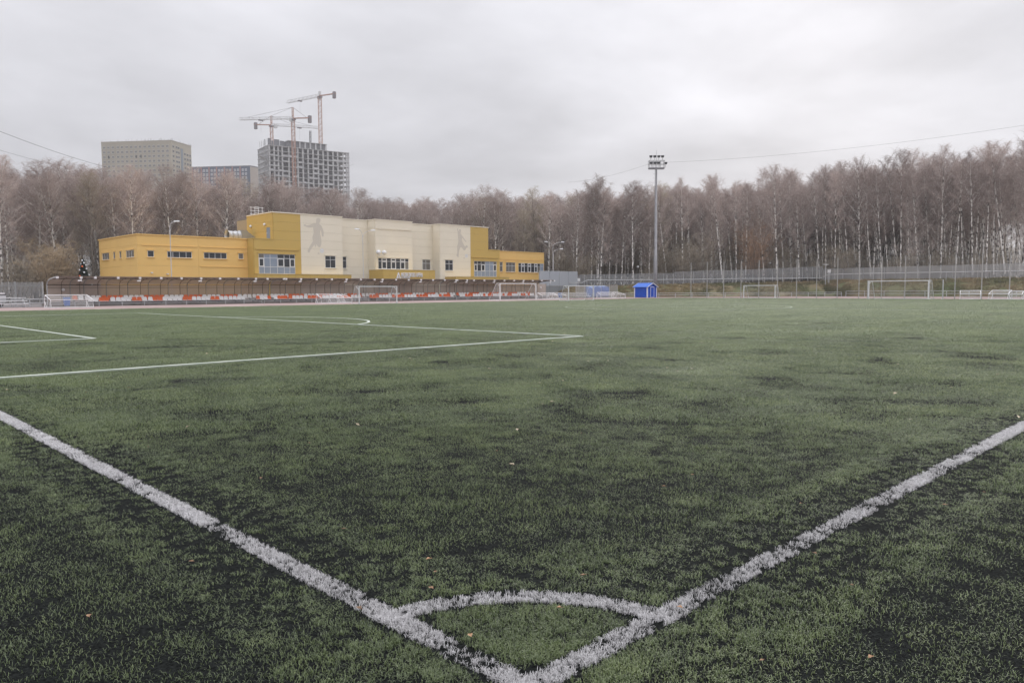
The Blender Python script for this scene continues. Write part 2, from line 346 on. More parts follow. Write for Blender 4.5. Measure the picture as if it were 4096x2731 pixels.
def strip_mesh(A, B, n, jitter, seed):
    q = random.Random(seed); vs = []; fs = []
    def sub(Ls, t):
        L = len(Ls)-1; k = min(int(t*L), L-1); f = t*L-k
        return Vector(Ls[k])*(1-f)+Vector(Ls[k+1])*f
    rows = 6
    for i in range(n+1):
        for j in range(rows+1):
            p = sub(A, i/n)*(1-j/rows)+sub(B, i/n)*(j/rows)
            vs.append((p.x, p.y, p.z+(q.uniform(-jitter, jitter) if 0 < j < rows else 0)))
    for i in range(n):
        for j in range(rows): k = i*(rows+1)+j; fs.append((k, k+rows+1, k+rows+2, k+1))
    return vs, fs
b = MB(); b.add(*strip_mesh(base_line, mid_line, 80, 0.10, 1)); b.add(*strip_mesh(mid_line, top_line, 80, 0.06, 2))
o = struct(b.build('embankment', m_bank, smooth=True)); o['label'] = 'grassy bank below the wire fence'
def on_strip(A, B, u, v):
    def sub(Ls, t):
        L = len(Ls)-1; k = min(int(t*L), L-1); f = t*L-k; return Vector(Ls[k])*(1-f)+Vector(Ls[k+1])*f
    return sub(A, u)*(1-v)+sub(B, u)*v
qb = random.Random(31); bp_ = []
for i in range(9000):
    u = qb.uniform(0.2, 0.98); v = qb.random(); p = on_strip(base_line, mid_line, u, v) if qb.random() < .62 else on_strip(mid_line, top_line, u, v)
    bp_.append((p.x, p.y, p.z-.04))
bp_ = np.array(bp_); bp_ = bp_[vnoise(bp_[:,0], bp_[:,1], 2.5, 21)+vnoise(bp_[:,0], bp_[:,1], .7, 22)*.6 > .55]
bp_ = np.array(bp_); n = len(bp_); sb = rng.uniform(5, 13, n)
m_bg = mat('bank_blades', (0.12,0.125,0.05), 0.8, (0.30,0.225,0.125), 0.13, 7, lo=0.40, hi=0.58, coords='World', rnd=.35)
o = instancer('bank_grass', [tuft(70+i, 36, 0.05, 0.02, 0.04, 1.2, (0.1, 0.9)) for i in range(4)], [m_bg], bp_, np.stack([np.zeros(n), np.zeros(n), rng.uniform(0, 6.28, n)], 1), np.stack([sb, sb, sb*rng.uniform(.6, 1.1, n)], 1), rng.integers(0, 4, n))
tag(o, 'rough dry and green grass growing on the bank', 'grass', kind='stuff')
far_line = [(330, 520, 3.0), (420, 420, 3.5), (520, 300, 4), (560, 200, 4), (560, 5, 4)]
b = MB(); vs, fs = strip_mesh(top_line, far_line, 60, 0.15, 3); b.add(vs, fs)
o = struct(b.build('forest_floor', m_floor, smooth=True))
sheet('forest_floor', -60, 104, 118.5, 480, -0.01, m_floor)

# ------------------------------------------------------------------ trees
m_birch = bpy.data.materials.new('birch_bark'); m_birch.use_nodes = True
t = m_birch.node_tree; bs = t.nodes['Principled BSDF']; bs.inputs['Roughness'].default_value = 0.8
g = t.nodes.new('ShaderNodeTexCoord'); mp = t.nodes.new('ShaderNodeMapping'); mp.inputs['Scale'].default_value = (2.2, 2.2, 1.3); t.links.new(g.outputs['Object'], mp.inputs[0])
nz = t.nodes.new('ShaderNodeTexNoise'); nz.inputs['Scale'].default_value = 1.6; nz.inputs['Detail'].default_value = 5; t.links.new(mp.outputs[0], nz.inputs['Vector'])
rp = t.nodes.new('ShaderNodeValToRGB'); e = rp.color_ramp.elements; e[0].position = 0.42; e[0].color = (0.06,0.05,0.045,1); e[1].position = 0.52; e[1].color = (0.82,0.79,0.74,1)
t.links.new(nz.outputs[0], rp.inputs[0]); t.links.new(rp.outputs[0], bs.inputs['Base Color'])
m_dark_bark = mat('dark_bark', (0.15,0.13,0.11), 0.9, (0.27,0.235,0.20), 1.5)
m_twig = mat('twig', (0.40,0.33,0.30), 0.9, rnd=0.28)
m_twig_olive = mat('twig_olive', (0.40,0.345,0.27), 0.9, rnd=0.2)
m_twig_tan = mat('dry_leaf', (0.52,0.41,0.28), 0.9, rnd=0.15)
m_twig_brown = mat('twig_brown', (0.42,0.28,0.19), 0.9, rnd=0.15)
def gen_tree(seed, h, r0=0.15, crown0=0.42, n1=34, spread=1.0, n2=9, n3=8, fork=False, lean=0.0, twig_l=1.0, droop=0.5, rt_=0.0095):
    q = random.Random(seed); T = MB(); Cw = MB()
    def axis(p0, az, el, L, r_0, r_1, n, wob, curl, mb, sides):
        pts = [p0]; rad = [r_0]; p = list(p0)
        for i in range(n):
            az += q.uniform(-wob, wob); el += curl/n + q.uniform(-wob, wob)*0.4
            s = L/n; p = [p[0]+s*math.cos(el)*math.cos(az), p[1]+s*math.cos(el)*math.sin(az), p[2]+s*math.sin(el)]
            pts.append(tuple(p)); rad.append(r_0+(r_1-r_0)*(i+1)/n)
        mb.tube(pts, rad, sides, 0, False); return pts
    def at(pts, t):
        L = len(pts)-1; k = min(int(t*L), L-1); f = t*L-k; a, b_ = pts[k], pts[k+1]
        return tuple(a[i]*(1-f)+b_[i]*f for i in range(3))
    la = q.uniform(0, 6.28)
    stems = [(axis((0,0,-0.3), la, R(90)-lean, h*0.97, r0, 0.02, 9, 0.05, lean*0.7, T, 6), crown0, 1.0)]
    if fork:
        p = at(stems[0][0], fork); stems.append((axis(p, la+2.5, R(78), h*(0.9-fork), r0*0.6, 0.018, 6, 0.05, 0.12, T, 5), 0.15, 0.6))
    for stem, c0, frac in stems:
        m = int(n1*frac)
        for i in range(m):
            t_ = c0+(0.985-c0)*((i+q.random())/m)**0.85; p = at(stem, t_); k = (t_-c0)/(1-c0)
            L = spread*h*(0.075+0.155*math.sin(math.pi*min(1, 0.2+k*0.82)))*q.uniform(0.7, 1.2)
            az = i*2.4+q.uniform(-.5, .5); el = R(q.uniform(25, 55)+12*k)
            br = axis(p, az, el, L, 0.035*(1.1-0.6*k)*h/20, 0.010, 4, 0.18, 0.15, T if L > 2.6 else Cw, 4 if L > 2.6 else 3)
            for j in range(n2):
                u = 0.18+0.82*(j+q.random())/n2; p2 = at(br, u); L2 = L*q.uniform(0.22, 0.5)*(1.15-u*0.6)
                b2 = axis(p2, az+q.choice((-1, 1))*q.uniform(0.4, 1.2), el+q.uniform(-0.5, 0.35), L2, 0.014, 0.007, 2, 0.25, -0.1, Cw, 3)
                for l in range(n3):
                    p3 = at(b2, q.uniform(0.15, 1)); a3 = q.uniform(0, 6.28); e3 = q.uniform(-0.9, 1.0); L3 = twig_l*q.uniform(0.45, 1.25)
                    e4 = e3-droop*q.uniform(0.5, 1.6)
                    c3 = (math.cos(e3)*math.cos(a3), math.cos(e3)*math.sin(a3), math.sin(e3)); c4 = (math.cos(e4)*math.cos(a3), math.cos(e4)*math.sin(a3), math.sin(e4))
                    pm = tuple(p3[i_]+c3[i_]*L3*0.5 for i_ in range(3)); pe = tuple(pm[i_]+c4[i_]*L3*0.5 for i_ in range(3))
                    Cw.tube([p3, pm, pe], [rt_, rt_*0.9, rt_*0.5], 3, 0, False)
    return T, Cw
def gen_bush(seed, h, w, n1=16, n2=9, n3=9, leaves=0):
    q = random.Random(seed); T = MB(); Cw = MB()
    for i in range(n1):
        az = i*2.4+q.uniform(-.4, .4); el = R(q.uniform(48, 86)); L = h*q.uniform(0.7, 1.0)/math.sin(el)*0.95
        pts = [(0,0,-.2)]; p = [q.uniform(-.3,.3), q.uniform(-.3,.3), -.2]
        for s_ in range(5):
            a2 = az+q.uniform(-.3,.3); e2 = el+q.uniform(-.15,.15); f = L/5*min(1, w/h*1.2 if el < 1 else 1)
            p = [p[0]+f*math.cos(e2)*math.cos(a2)*w/h*1.3, p[1]+f*math.cos(e2)*math.sin(a2)*w/h*1.3, p[2]+f*math.sin(e2)]; pts.append(tuple(p))
        T.tube(pts, [0.05,0.045,0.04,0.03,0.02,0.012], 4, 0, False)
        for j in range(n2):
            u = 0.2+0.8*(j+q.random())/n2; k = min(int(u*5), 4); f = u*5-k; p2 = tuple(pts[k][c]*(1-f)+pts[k+1][c]*f for c in range(3))
            a = q.uniform(0, 6.28); e_ = q.uniform(-.1, 1.1); L2 = h*q.uniform(.12,.26)
            pe = (p2[0]+L2*math.cos(e_)*math.cos(a), p2[1]+L2*math.cos(e_)*math.sin(a), p2[2]+L2*math.sin(e_))
            Cw.tube([p2, pe], [0.014, 0.007], 3, 0, False)
            for l in range(n3):
                f = q.uniform(.1, 1); p3 = tuple(p2[c]*(1-f)+pe[c]*f for c in range(3)); a = q.uniform(0,6.28); e_ = q.uniform(-.3,1.2); L3 = q.uniform(.4,1.0)*h*0.1
                p4 = (p3[0]+L3*math.cos(e_)*math.cos(a), p3[1]+L3*math.cos(e_)*math.sin(a), p3[2]+L3*math.sin(e_))
                if leaves and q.random() < leaves:
                    d = Vector((q.uniform(-1,1),q.uniform(-1,1),q.uniform(-1,1))).normalized()*0.055; d2 = Vector((q.uniform(-1,1),q.uniform(-1,1),q.uniform(-1,1))).normalized()*0.05
                    for s_ in range(3):
                        c0 = Vector(p3)*(1-s_/2)+Vector(p4)*(s_/2); Cw.add([tuple(c0-d),tuple(c0+d2),tuple(c0+d),tuple(c0-d2)], [(0,1,2,3)])
                Cw.tube([p3, p4], [0.011, 0.005], 3, 0, False)
    return T, Cw
VAR = []
for i in range(8):
    fk = (0.5 if i in (2, 6) else False)
    T, Cw = gen_tree(100+i, 20, 0.18+0.025*(i % 3), 0.20+0.055*(i % 4), 44, 0.95+0.12*(i % 3), 8, 7, fk, R((0,3,2,5,1,7,3,0)[i]))
    mt = T.mesh('trunk', m_birch if i not in (4,) else m_dark_bark); mt.polygons.foreach_set('use_smooth', [True]*len(mt.polygons))
    VAR.append((T, Cw, mt, Cw.mesh('crown', m_twig if i not in (4,) else m_twig_olive)))
for i in range(3):
    T, Cw = gen_tree(140+i, 20, 0.15, (0.5, 0.58, 0.45)[i], 26, 0.72, 8, 7, False, R((1, 4, 6)[i]))
    mt = T.mesh('trunk', m_birch); mt.polygons.foreach_set('use_smooth', [True]*len(mt.polygons)); VAR.append((T, Cw, mt, Cw.mesh('crown', m_twig)))
TREE_N = [0]
def plant(x, y, z, h, var, rz, label, cat='tree', group=None, name='birch_tree', sx=1.0):
    o = thing(name, label, cat, (x, y, z), rz, group); o.scale = (h/20*sx, h/20*sx, h/20)
    link('trunk', VAR[var][2], o); link('crown', VAR[var][3], o); TREE_N[0] += 1; return o
def azd(x, y):
    a = math.atan2(y-CAM.y, x-CAM.x)-YAW; d = math.hypot(x-CAM.x, y-CAM.y); return 2048-3036.5*math.tan(a), d*math.cos(a)
def floor_z(x, y):
    if x < 104: return 0.0
    return 2.2+0.6*max(0, min(1, (x-113)/36))
def height_at(px):
    k = max(0, min(1, (px-2500)/800)); return 20.0+3.6*k*k*(3-2*k)+1.4*max(0, min(1, (1900-px)/600))
q = random.Random(5)
spots = []
def far_enough(x, y, d):
    return all((x-a[0])**2+(y-a[1])**2 > d*d for a in spots[-400:])
def scatter(n, fn, dmin):
    c = 0; tries = 0
    while c < n and tries < n*30:
        tries += 1; x, y = fn()
        px, dep = azd(x, y)
        if not (-160 < px < 4260): continue
        if not far_enough(x, y, dmin): continue
        spots.append((x, y, px, dep)); c += 1
FD_ = (FB-FA).normalized(); FN_ = Vector((-FD_.y, FD_.x, 0));  FN_ = FN_ if FN_.dot(fw) > 0 else -FN_
def zone_mid(d0, d1):
    s_ = q.uniform(-26, 52); d_ = q.uniform(d0, d1)+max(0,-s_)*.25; p = FA+FD_*s_+FN_*d_; return p.x, p.y
scatter(95, lambda: (q.uniform(14, 112), q.uniform(121.5, 134)), 2.6)
scatter(96, lambda: zone_mid(2.5, 16), 2.2)
scatter(92, lambda: (q.uniform(149.5, 163), q.uniform(24, 66)), 1.5)
front = len(spots)
scatter(260, lambda: (q.uniform(14, 125), q.uniform(134, 175)), 2.3)
scatter(330, lambda: zone_mid(16, 66), 1.9)
scatter(170, lambda: (q.uniform(163, 200), q.uniform(41, 105)), 2.2)
LAND = [(60,'above the bleacher by the slat fence'),(170,'above the canopy end'),(330,'behind the decorated spruce'),(480,'behind the short side of the orange wing'),(620,'behind the corner of the orange wing'),(760,'behind the one-armed street lamp'),(900,'behind the roof fan'),(1060,'behind the roof ladder'),(1230,'behind the first footballer silhouette'),(1380,'above the recessed cream wall'),(1520,'behind the two-armed street lamp'),(1660,'above the lettering'),(1780,'above the second recessed wall'),(1880,'behind the second footballer silhouette'),(2020,'above the lower orange wing'),(2120,'above the end of the orange wing'),(2240,'behind the grey enclosure'),(2360,'above the blue cabins'),(2480,'between the cabins and the blue shed'),(2560,'just before the mast'),(2680,'just past the mast'),(2766,'behind the first tall net pole'),(2829,'behind the second tall net pole'),(2896,'behind the third tall net pole'),(2966,'behind the fourth tall net pole'),(3036,'above the youth goal'),(3111,'behind the sixth tall net pole'),(3187,'behind the seventh tall net pole'),(3267,'behind the eighth tall net pole'),(3330,'behind the cabinet on the bank'),(3435,'behind the tenth tall net pole'),(3520,'above the near post of the far goal'),(3617,'above the middle of the far goal'),(3716,'above the far post of the far goal'),(3817,'by the pole next to the lone goal'),(3922,'behind the lone tipped goal'),(4037,'behind the last pair of tipped goals'),(4150,'beyond the last goals at the frame edge')]
LOOK = {0:'straight bare birch',1:'slightly leaning bare birch',2:'bare birch forking halfway',3:'leaning wide-crowned birch',4:'dark-barked bare tree',5:'strongly leaning bare birch',6:'forked bare birch',7:'upright slim birch',8:'slender high-crowned birch',9:'thin bare-stemmed birch',10:'slender leaning birch'}
GRP = {'a':'bare trees left of the building','b':'bare trees behind the building','c':'bare trees before the mast','d':'bare trees beyond the mast'}
for i, (x, y, px, dep) in enumerate(spots[:front]):
    z = floor_z(x, y); h = height_at(px)*q.choice((q.uniform(0.78, 0.98), q.uniform(0.93, 1.04)))
    k = 'a' if px < 400 else 'b' if px < 2150 else 'c' if px < 2640 else 'd'
    v = q.choice((0,1,2,3,5,6,7,0,1,4))
    if k == 'd': v = q.choice((8,9,10,8,9,10,0,3,7,5))
    size = 'short ' if h < height_at(px)*0.92 else 'tall ' if h > height_at(px)*1.0 else ''
    o = plant(x, y, z, h, v, q.uniform(0, 6.28), size+LOOK[v]+' '+min(LAND, key=lambda l: abs(l[0]-px))[1], 'tree', GRP[k], sx=0.85 if k == 'd' else 1.0)
    tl = (0.05 if k == 'd' else 0.0)+q.gauss(0, 0.035); o.rotation_mode = 'ZYX'
    ax = Matrix.Rotation(-tl, 4, Vector((fw.x, fw.y, 0)))
    o.rotation_mode = 'XYZ'; o.rotation_euler = (ax @ Matrix.Rotation(q.uniform(0, 6.28), 4, 'Z')).to_euler()
same = {}
for o in [o for o in COL.objects if o.name.startswith('birch_tree')]: same.setdefault(o['label'], []).append(o)
for l_, os_ in same.items():
    if len(os_) > 1:
        os_.sort(key=lambda o: azd(o.location.x, o.location.y)[1])
        for i, o in enumerate(os_): o['label'] = l_+', '+(('front row', 'back row') if len(os_) == 2 else ('front row', 'second row', 'third row', 'fourth row', 'fifth row'))[min(i, 4)]
# trees one can pick out
plant(120.2, 97.4, 2.2, 22.5, 6, 2.2, 'pale forked birch with wide crown standing alone by the fence')
plant(123.6, 95.6, 2.2, 15.5, 5, 0.6, 'slender leaning birch next to the pale forked birch', sx=0.6)
plant(125.8, 94.7, 2.2, 15.0, 7, 0.6, 'thin straight birch, third from the grey enclosure behind the fence', sx=0.5)
plant(38.5, 121.5, 0, 20.5, 3, 4.4, 'leaning white birch beside the corner of the yellow wing')
rest = spots[front:]; n = len(rest)
protos = []
for i in (0, 3, 6, 4):
    a = MB(); a.add(VAR[i][0].v, VAR[i][0].f, 2 if i == 4 else 0); a.add(VAR[i][1].v, VAR[i][1].f, 1); protos.append(a)
hs = np.array([height_at(p[2])*q.uniform(0.86, 1.05)/20 for p in rest])
o = instancer('forest', protos, [m_birch, m_twig, m_dark_bark], np.array([(p[0], p[1], floor_z(p[0], p[1])) for p in rest]),
              np.stack([np.zeros(n), np.zeros(n), rng.uniform(0, 6.28, n)], 1), np.stack([hs, hs, hs], 1), rng.integers(0, 4, n))
tag(o, 'mass of bare trees deep in the forest behind the first rows', 'forest', kind='stuff')
# undergrowth between the trunks
BU = [gen_bush(300+i, 6.5, 4.4, 16, 10, 9) for i in range(3)]
protos = []
for T, Cw in BU:
    a = MB(); a.add(T.v, T.f, 0); a.add(Cw.v, Cw.f, 1); protos.append(a)
ug = []
for i in range(210): ug.append((q.uniform(16, 116), q.uniform(120.5, 165), 0))
for i in range(230): x, y = zone_mid(2.5, 50); ug.append((x, y, 2.3))
for i in range(150): ug.append((q.uniform(150, 195), q.uniform(36, 95), 2.8))
n = len(ug); hs = rng.uniform(0.5, 1.45, n)
o = instancer('undergrowth', protos, [m_dark_bark, m_twig_olive], np.array(ug), np.stack([np.zeros(n), np.zeros(n), rng.uniform(0, 6.28, n)], 1), np.stack([hs, hs, hs], 1), rng.integers(0, 3, n))
tag(o, 'tangled leafless shrubs growing between the birch trunks', 'undergrowth', kind='stuff')
def bush(x, y, z, h, w, seed, twigm, label, leaves=0, name='bush', n=(20, 10, 10)):
    T, Cw = gen_bush(seed, h, w, *n, leaves=leaves); o = thing(name, label, 'bush', (x, y, z))
    T.build('stem', m_dark_bark, o); Cw.build('crown', twigm, o); return o
bush(27.6, 121.8, 0, 9.6, 6.5, 401, m_twig_tan, 'tan bush with dry leaves at the forest edge beside the decorated spruce', 0.9, n=(34, 14, 13))
bush(144.5, 75.5, 2.8, 13.5, 8.5, 402, m_twig_brown, 'tall rusty brown bush rising behind the fence in front of white trunks', 0, n=(30, 13, 13))
bush(136.5, 83.6, 2.5, 11.5, 9.0, 403, m_twig_olive, 'broad olive brown willow bush behind the fence near the mast', 0, n=(30, 13, 12))
bush(131.0, 88.5, 2.4, 8.5, 7.5, 404, m_twig_olive, 'lower olive bush behind the fence just past the blue shed', 0, n=(26, 12, 12))
bush(117.0, 102.5, 2.1, 8.0, 7.0, 405, m_twig_olive, 'grey brown bush behind the fence left of the forked birch', 0, n=(24, 12, 12))
bush(47.0, 121.0, 0, 12.0, 7.0, 406, m_twig_tan, 'yellowish brown bush top showing above the flat roof beside the fan', 0.1, n=(26, 12, 12))

# ------------------------------------------------------------------ far high-rises
m_beige = mat('beige_plaster', (0.33,0.30,0.24), 0.85, (0.38,0.345,0.28), 0.08)
m_beige2 = mat('beige_side', (0.33,0.29,0.25), 0.85, (0.40,0.35,0.31), 0.08)
m_far_frame = mat('far_frame', (0.55,0.55,0.54), 0.5); m_far_glass = mat('far_glass', (0.09,0.10,0.11), 0.15)
m_dark = mat('dark_interior', (0.03,0.03,0.032), 0.9)
m_bluewall = mat('slate_blue_wall', (0.075,0.095,0.14), 0.7); m_pinkwall = mat('brick_pink_pier', (0.32,0.17,0.15), 0.8)
m_conc = mat('raw_concrete', (0.36,0.36,0.37), 0.9, (0.48,0.48,0.48), 0.3); m_conc_d = mat('dark_concrete', (0.16,0.16,0.17), 0.9)
def win_mesh(w, h, m_f, m_g, open_=False):
    b = MB(); f = 0.12
    b.box(-w/2, w/2, -0.08, -0.02, -h/2, h/2, 1)
    for x0, x1, z0, z1 in ((-w/2, -w/2+f, -h/2, h/2), (w/2-f, w/2, -h/2, h/2), (-w/2+f, w/2-f, h/2-f, h/2), (-w/2+f, w/2-f, -h/2, -h/2+f), (-f/2, f/2, -h/2+f, h/2-f)): b.box(x0, x1, -0.14, -0.085, z0, z1, 0)
    return b.mesh('window', [m_f, m_g])
def place_windows(parent, A, B, cols, zs, me):
    A = Vector(A); B = Vector(B); d = (B-A); L = d.length; d.normalize(); rz = math.atan2(d.y, d.x)
    for z in zs:
        for c in cols: p = A+d*(c*L); link('window', me, parent, (p.x, p.y, z), rz)
def prism(name, pts, z0, z1, m, parent):
    return MB().extrude([(x, y, z0) for x, y in pts], (0, 0, z1-z0)).build(name, m, parent)
c0, cl_, cr = Vector((182.03,486.43,0)), Vector((152.78,522.26,0)), Vector((198.69,497.18,0))
bd = thing('apartment_tower', 'tall beige apartment block with rows of small windows above the trees', 'building')
c3_ = cl_+cr-c0
prism('wall', [(p.x, p.y) for p in (c0, cr, c3_, cl_)], 0, 94.6, m_beige, bd)
k_ = 0.15
prism('parapet', [(p.x, p.y) for p in (c0+(c0-c3_)*0.004, cr+(cr-cl_)*0.004, c3_+(c3_-c0)*0.004, cl_+(cl_-cr)*0.004)], 94.6, 95.0, m_beige2, bd)
wm = win_mesh(1.7, 1.65, m_far_frame, mat('far_glass_pale', (0.13,0.13,0.12), 0.3)); wm2 = win_mesh(1.7, 1.7, m_far_frame, m_dark)
dL = (c0-cl_).normalized(); LL = (c0-cl_).length
zs = [91.3-2.92*i for i in range(11)]
cols = [(x-82)/(1020-82) for x in (120,178,238,305,363,425,487,547,607,667,728,787,852,910,970)]
place_windows(bd, cl_, c0, cols, zs, wm)
place_windows(bd, cl_, c0, [cols[7]+.006, cols[8]+.006, cols[1]], [zs[2]-0.02], win_mesh(1.0, 1.9, m_dark, m_dark))
place_windows(bd, c0, cr, [0.10, 0.26, 0.36], zs, wm2); place_windows(bd, c0, cr, [0.66, 0.80, 0.93], zs[1:], wm2)
dR = (cr-c0).normalized(); nR = Vector((dR.y, -dR.x, 0))
a_ = c0+dR*(cr-c0).length*0.46; b_ = c0+dR*(cr-c0).length*0.57
prism('stair_glazing', [((a_+nR*.12).x, (a_+nR*.12).y), ((b_+nR*.12).x, (b_+nR*.12).y), ((b_-nR).x, (b_-nR).y), ((a_-nR).x, (a_-nR).y)], 0, 91.5, mat('stair_blue', (0.13,0.16,0.19), 0.3), bd)
b = MB(); qq = random.Random(3)
for i in range(46):
    t_ = qq.random(); p = (cl_+(c0-cl_)*t_) if i < 32 else (c0+(cr-c0)*qq.random()); b.tube([(p.x, p.y, 95), (p.x, p.y, 95.5+qq.random())], 0.05, 4)
b.build('roof_rail', m_conc_d, bd)
# slate blue block further back
c0, cl_, cr = Vector((267.1,557.65,0)), Vector((237.61,594.17,0)), Vector((277.5,561.0,0)); c3_ = cl_+cr-c0
bd = thing('apartment_tower', 'slate blue apartment block with pink piers behind the trees', 'building')
prism('wall', [(p.x, p.y) for p in (c0, cr, c3_, cl_)], 0, 96.6, m_bluewall, bd)
prism('parapet', [(p.x, p.y) for p in (c0+(c0-c3_)*0.004, cr+(cr-cl_)*0.004, c3_+(c3_-c0)*0.004, cl_+(cl_-cr)*0.004)], 96.6, 97.2, m_conc_d, bd)
d_ = (c0-cl_).normalized(); n_ = Vector((d_.y, -d_.x, 0)); n_ = n_ if n_.dot(fw) < 0 else -n_; LL = (c0-cl_).length
for i, f in enumerate((0.0, 0.155, 0.29, 0.42, 0.555, 0.69, 0.825)):
    a_ = cl_+d_*LL*f; MB().extrude([tuple(a_), tuple(a_+d_*0.9), tuple(a_+d_*0.9+n_*.25), tuple(a_+n_*.25)], (0,0,96.5)).build('pier', m_pinkwall, bd)
wmb = win_mesh(1.5, 1.7, mat('white_far_frame', (0.75,0.75,0.76), 0.5), mat('far_glass_b', (0.25,0.27,0.3), 0.2))
place_windows(bd, cl_, c0, [f+o_ for f in (0.0,0.155,0.29,0.42,0.555,0.69,0.825) for o_ in (0.055, 0.108)], [94-3.0*i for i in range(9)], wmb)
d_ = (cr-c0); MB().extrude([tuple(c0+Vector((0,0,0))-n_*0+d_*0.02+Vector((0.05,-0.12,0))), tuple(cr+Vector((0.05,-0.12,0))), tuple(cr+Vector((-.3,.4,0))), tuple(c0+d_*.02+Vector((-.3,.4,0)))], (0,0,96.4)).build('end_wall', m_beige2, bd)
# tower under construction
c0, cl_, cr = Vector((229.85,453.47,0)), Vector((232.73,474.29,0)), Vector((282.65,443.76,0)); dR = (cr-c0); LR = dR.length; dR.normalize(); dB = (cl_-c0); LB = dB.length; dB.normalize()
ct = thing('unfinished_tower', 'grey concrete frame of a tower under construction with open floors', 'building')
P = lambda u, v, z=0: c0+dR*u+dB*v+Vector((0,0,z))
def cbox(name, u0, u1, v0, v1, z0, z1, m): return MB().extrude([tuple(P(u0,v0,z0)), tuple(P(u1,v0,z0)), tuple(P(u1,v1,z0)), tuple(P(u0,v1,z0))], (0,0,z1-z0)).build(name, m, ct)
FH = 3.17; zt = 93.7; nf = 12
cbox('core', 3.2, LR-6, 4, LB-2, 0, zt-0.3, m_conc_d)
cbox('core', 3, LR, 1.5, LB, 0, zt-nf*FH-0.35, m_conc)
for i in range(nf+1): cbox('floor_slab', -0.25, LR+0.25, -0.25, LB+0.25, zt-i*FH-0.28, zt-i*FH, m_conc)
us = [0, 3.0, 5.6, 8.2, 12.4, 15.0, 18.2, 21.6, 25.0, 28.4, 31.8, 35.2, 38.4, 42.0, 45.2, 49.0, 51.4, LR-0.9]
for u in us: cbox('column', u, u+0.95, 0, 0.6, zt-nf*FH, zt-0.29, m_conc)
for v in (2.6, 5.2, 7.8, 10.4, 13, 15.6, 18.2, LB-.8): cbox('column', 0, 0.5, v, v+0.8, zt-nf*FH, zt-0.29, m_conc)
for u_ in (LR-0.55,):
    for v in (4, 9, 14, LB-.8): cbox('column', u_, u_+.5, v, v+.8, zt-nf*FH, zt-.29, m_conc)
qq = random.Random(9)
for i in range(1, nf):
    for j in range(len(us)-1):
        if qq.random() < 0.5: z = zt-i*FH-FH; cbox('infill_wall', us[j]+0.97, us[j+1]-0.02, 0.15, 0.4, z+0.01, z+qq.choice((0.5, 0.8, 1.1)), m_conc)
cbox('upper_storey', 13.5, 38.8, 2.5, 14, zt+0.01, zt+4.2, m_conc_d)
cbox('floor_slab', 13, 39.2, 1.6, 14.5, zt+4.22, zt+4.5, m_conc)
for u in (17, 20.4, 24, 27.4, 31, 34.4, 38): cbox('column', u, u+0.9, 1.7, 2.4, zt+0.01, zt+4.2, m_conc)
for u, w_, h_ in ((2.2,1.8,5.5),(4.4,1.2,4.2),(6.0,3.4,5.2),(9.8,2.6,4.6),(12.6,0.7,4),(-0.0,.4,4.6)): cbox('wall_stub', u, u+w_, 7, 7.5, zt+0.01, zt+h_, m_conc_d)
for v in (3, 6.5, 10, 13.5, 17): MB().tube([tuple(P(0.2, v, zt)), tuple(P(0.2, v, zt+4.6))], 0.16, 5).build('rebar_post', m_conc, ct)
for s_, u, sg in ((0, -0.25, -1), (1, LR+.25, 1)):
    p = P(u, 3, zt-8.6); b = MB()
    for k in (0, 2.2, 4.4): b.sqbar(P(u, 2+k, zt-8.6), P(u+sg*4.2, 2+k, zt-6.9), 0.14)
    b.extrude([tuple(P(u, 2, zt-8.6)), tuple(P(u+sg*4.2, 2, zt-6.9)), tuple(P(u+sg*4.2, 6.4, zt-6.9)), tuple(P(u, 6.4, zt-8.6))], (0,0,.05)).build('safety_net', m_conc, ct)

# cranes
m_cr = mat('crane_red', (0.36,0.19,0.135), 0.6); m_cw = mat('crane_white', (0.5,0.5,0.5), 0.6); m_cg = mat('crane_grey', (0.16,0.14,0.15), 0.7)
def lattice(b, a, c, w, n, r, tri=False, upv=None):
    a = Vector(a); c = Vector(c); d = (c-a).normalized(); e = d.cross(Vector((0,0,1))); e = Vector((0.75,-0.66,0)) if e.length < 0.1 else e.normalized(); g_ = e.cross(d)
    offs = [(-1,-1),(1,-1),(0,1)] if tri else [(-1,-1),(1,-1),(1,1),(-1,1)]
    o_ = [e*(x*w/2)+g_*(y*w/2) for x, y in offs]; m_ = len(o_)
    for k in range(m_): b.tube([tuple(a+o_[k]), tuple(c+o_[k])], r*1.5, 4)
    for i in range(n):
        p = a+(c-a)*(i/n); q_ = a+(c-a)*((i+1)/n)
        for k in range(m_):
            s1, s2 = (o_[k], o_[(k+1) % m_]) if i % 2 else (o_[(k+1) % m_], o_[k])
            b.tube([tuple(p+s1), tuple(q_+s2)], r, 3, 0, False); b.tube([tuple(p+o_[k]), tuple(p+o_[(k+1) % m_])], r, 3, 0, False)
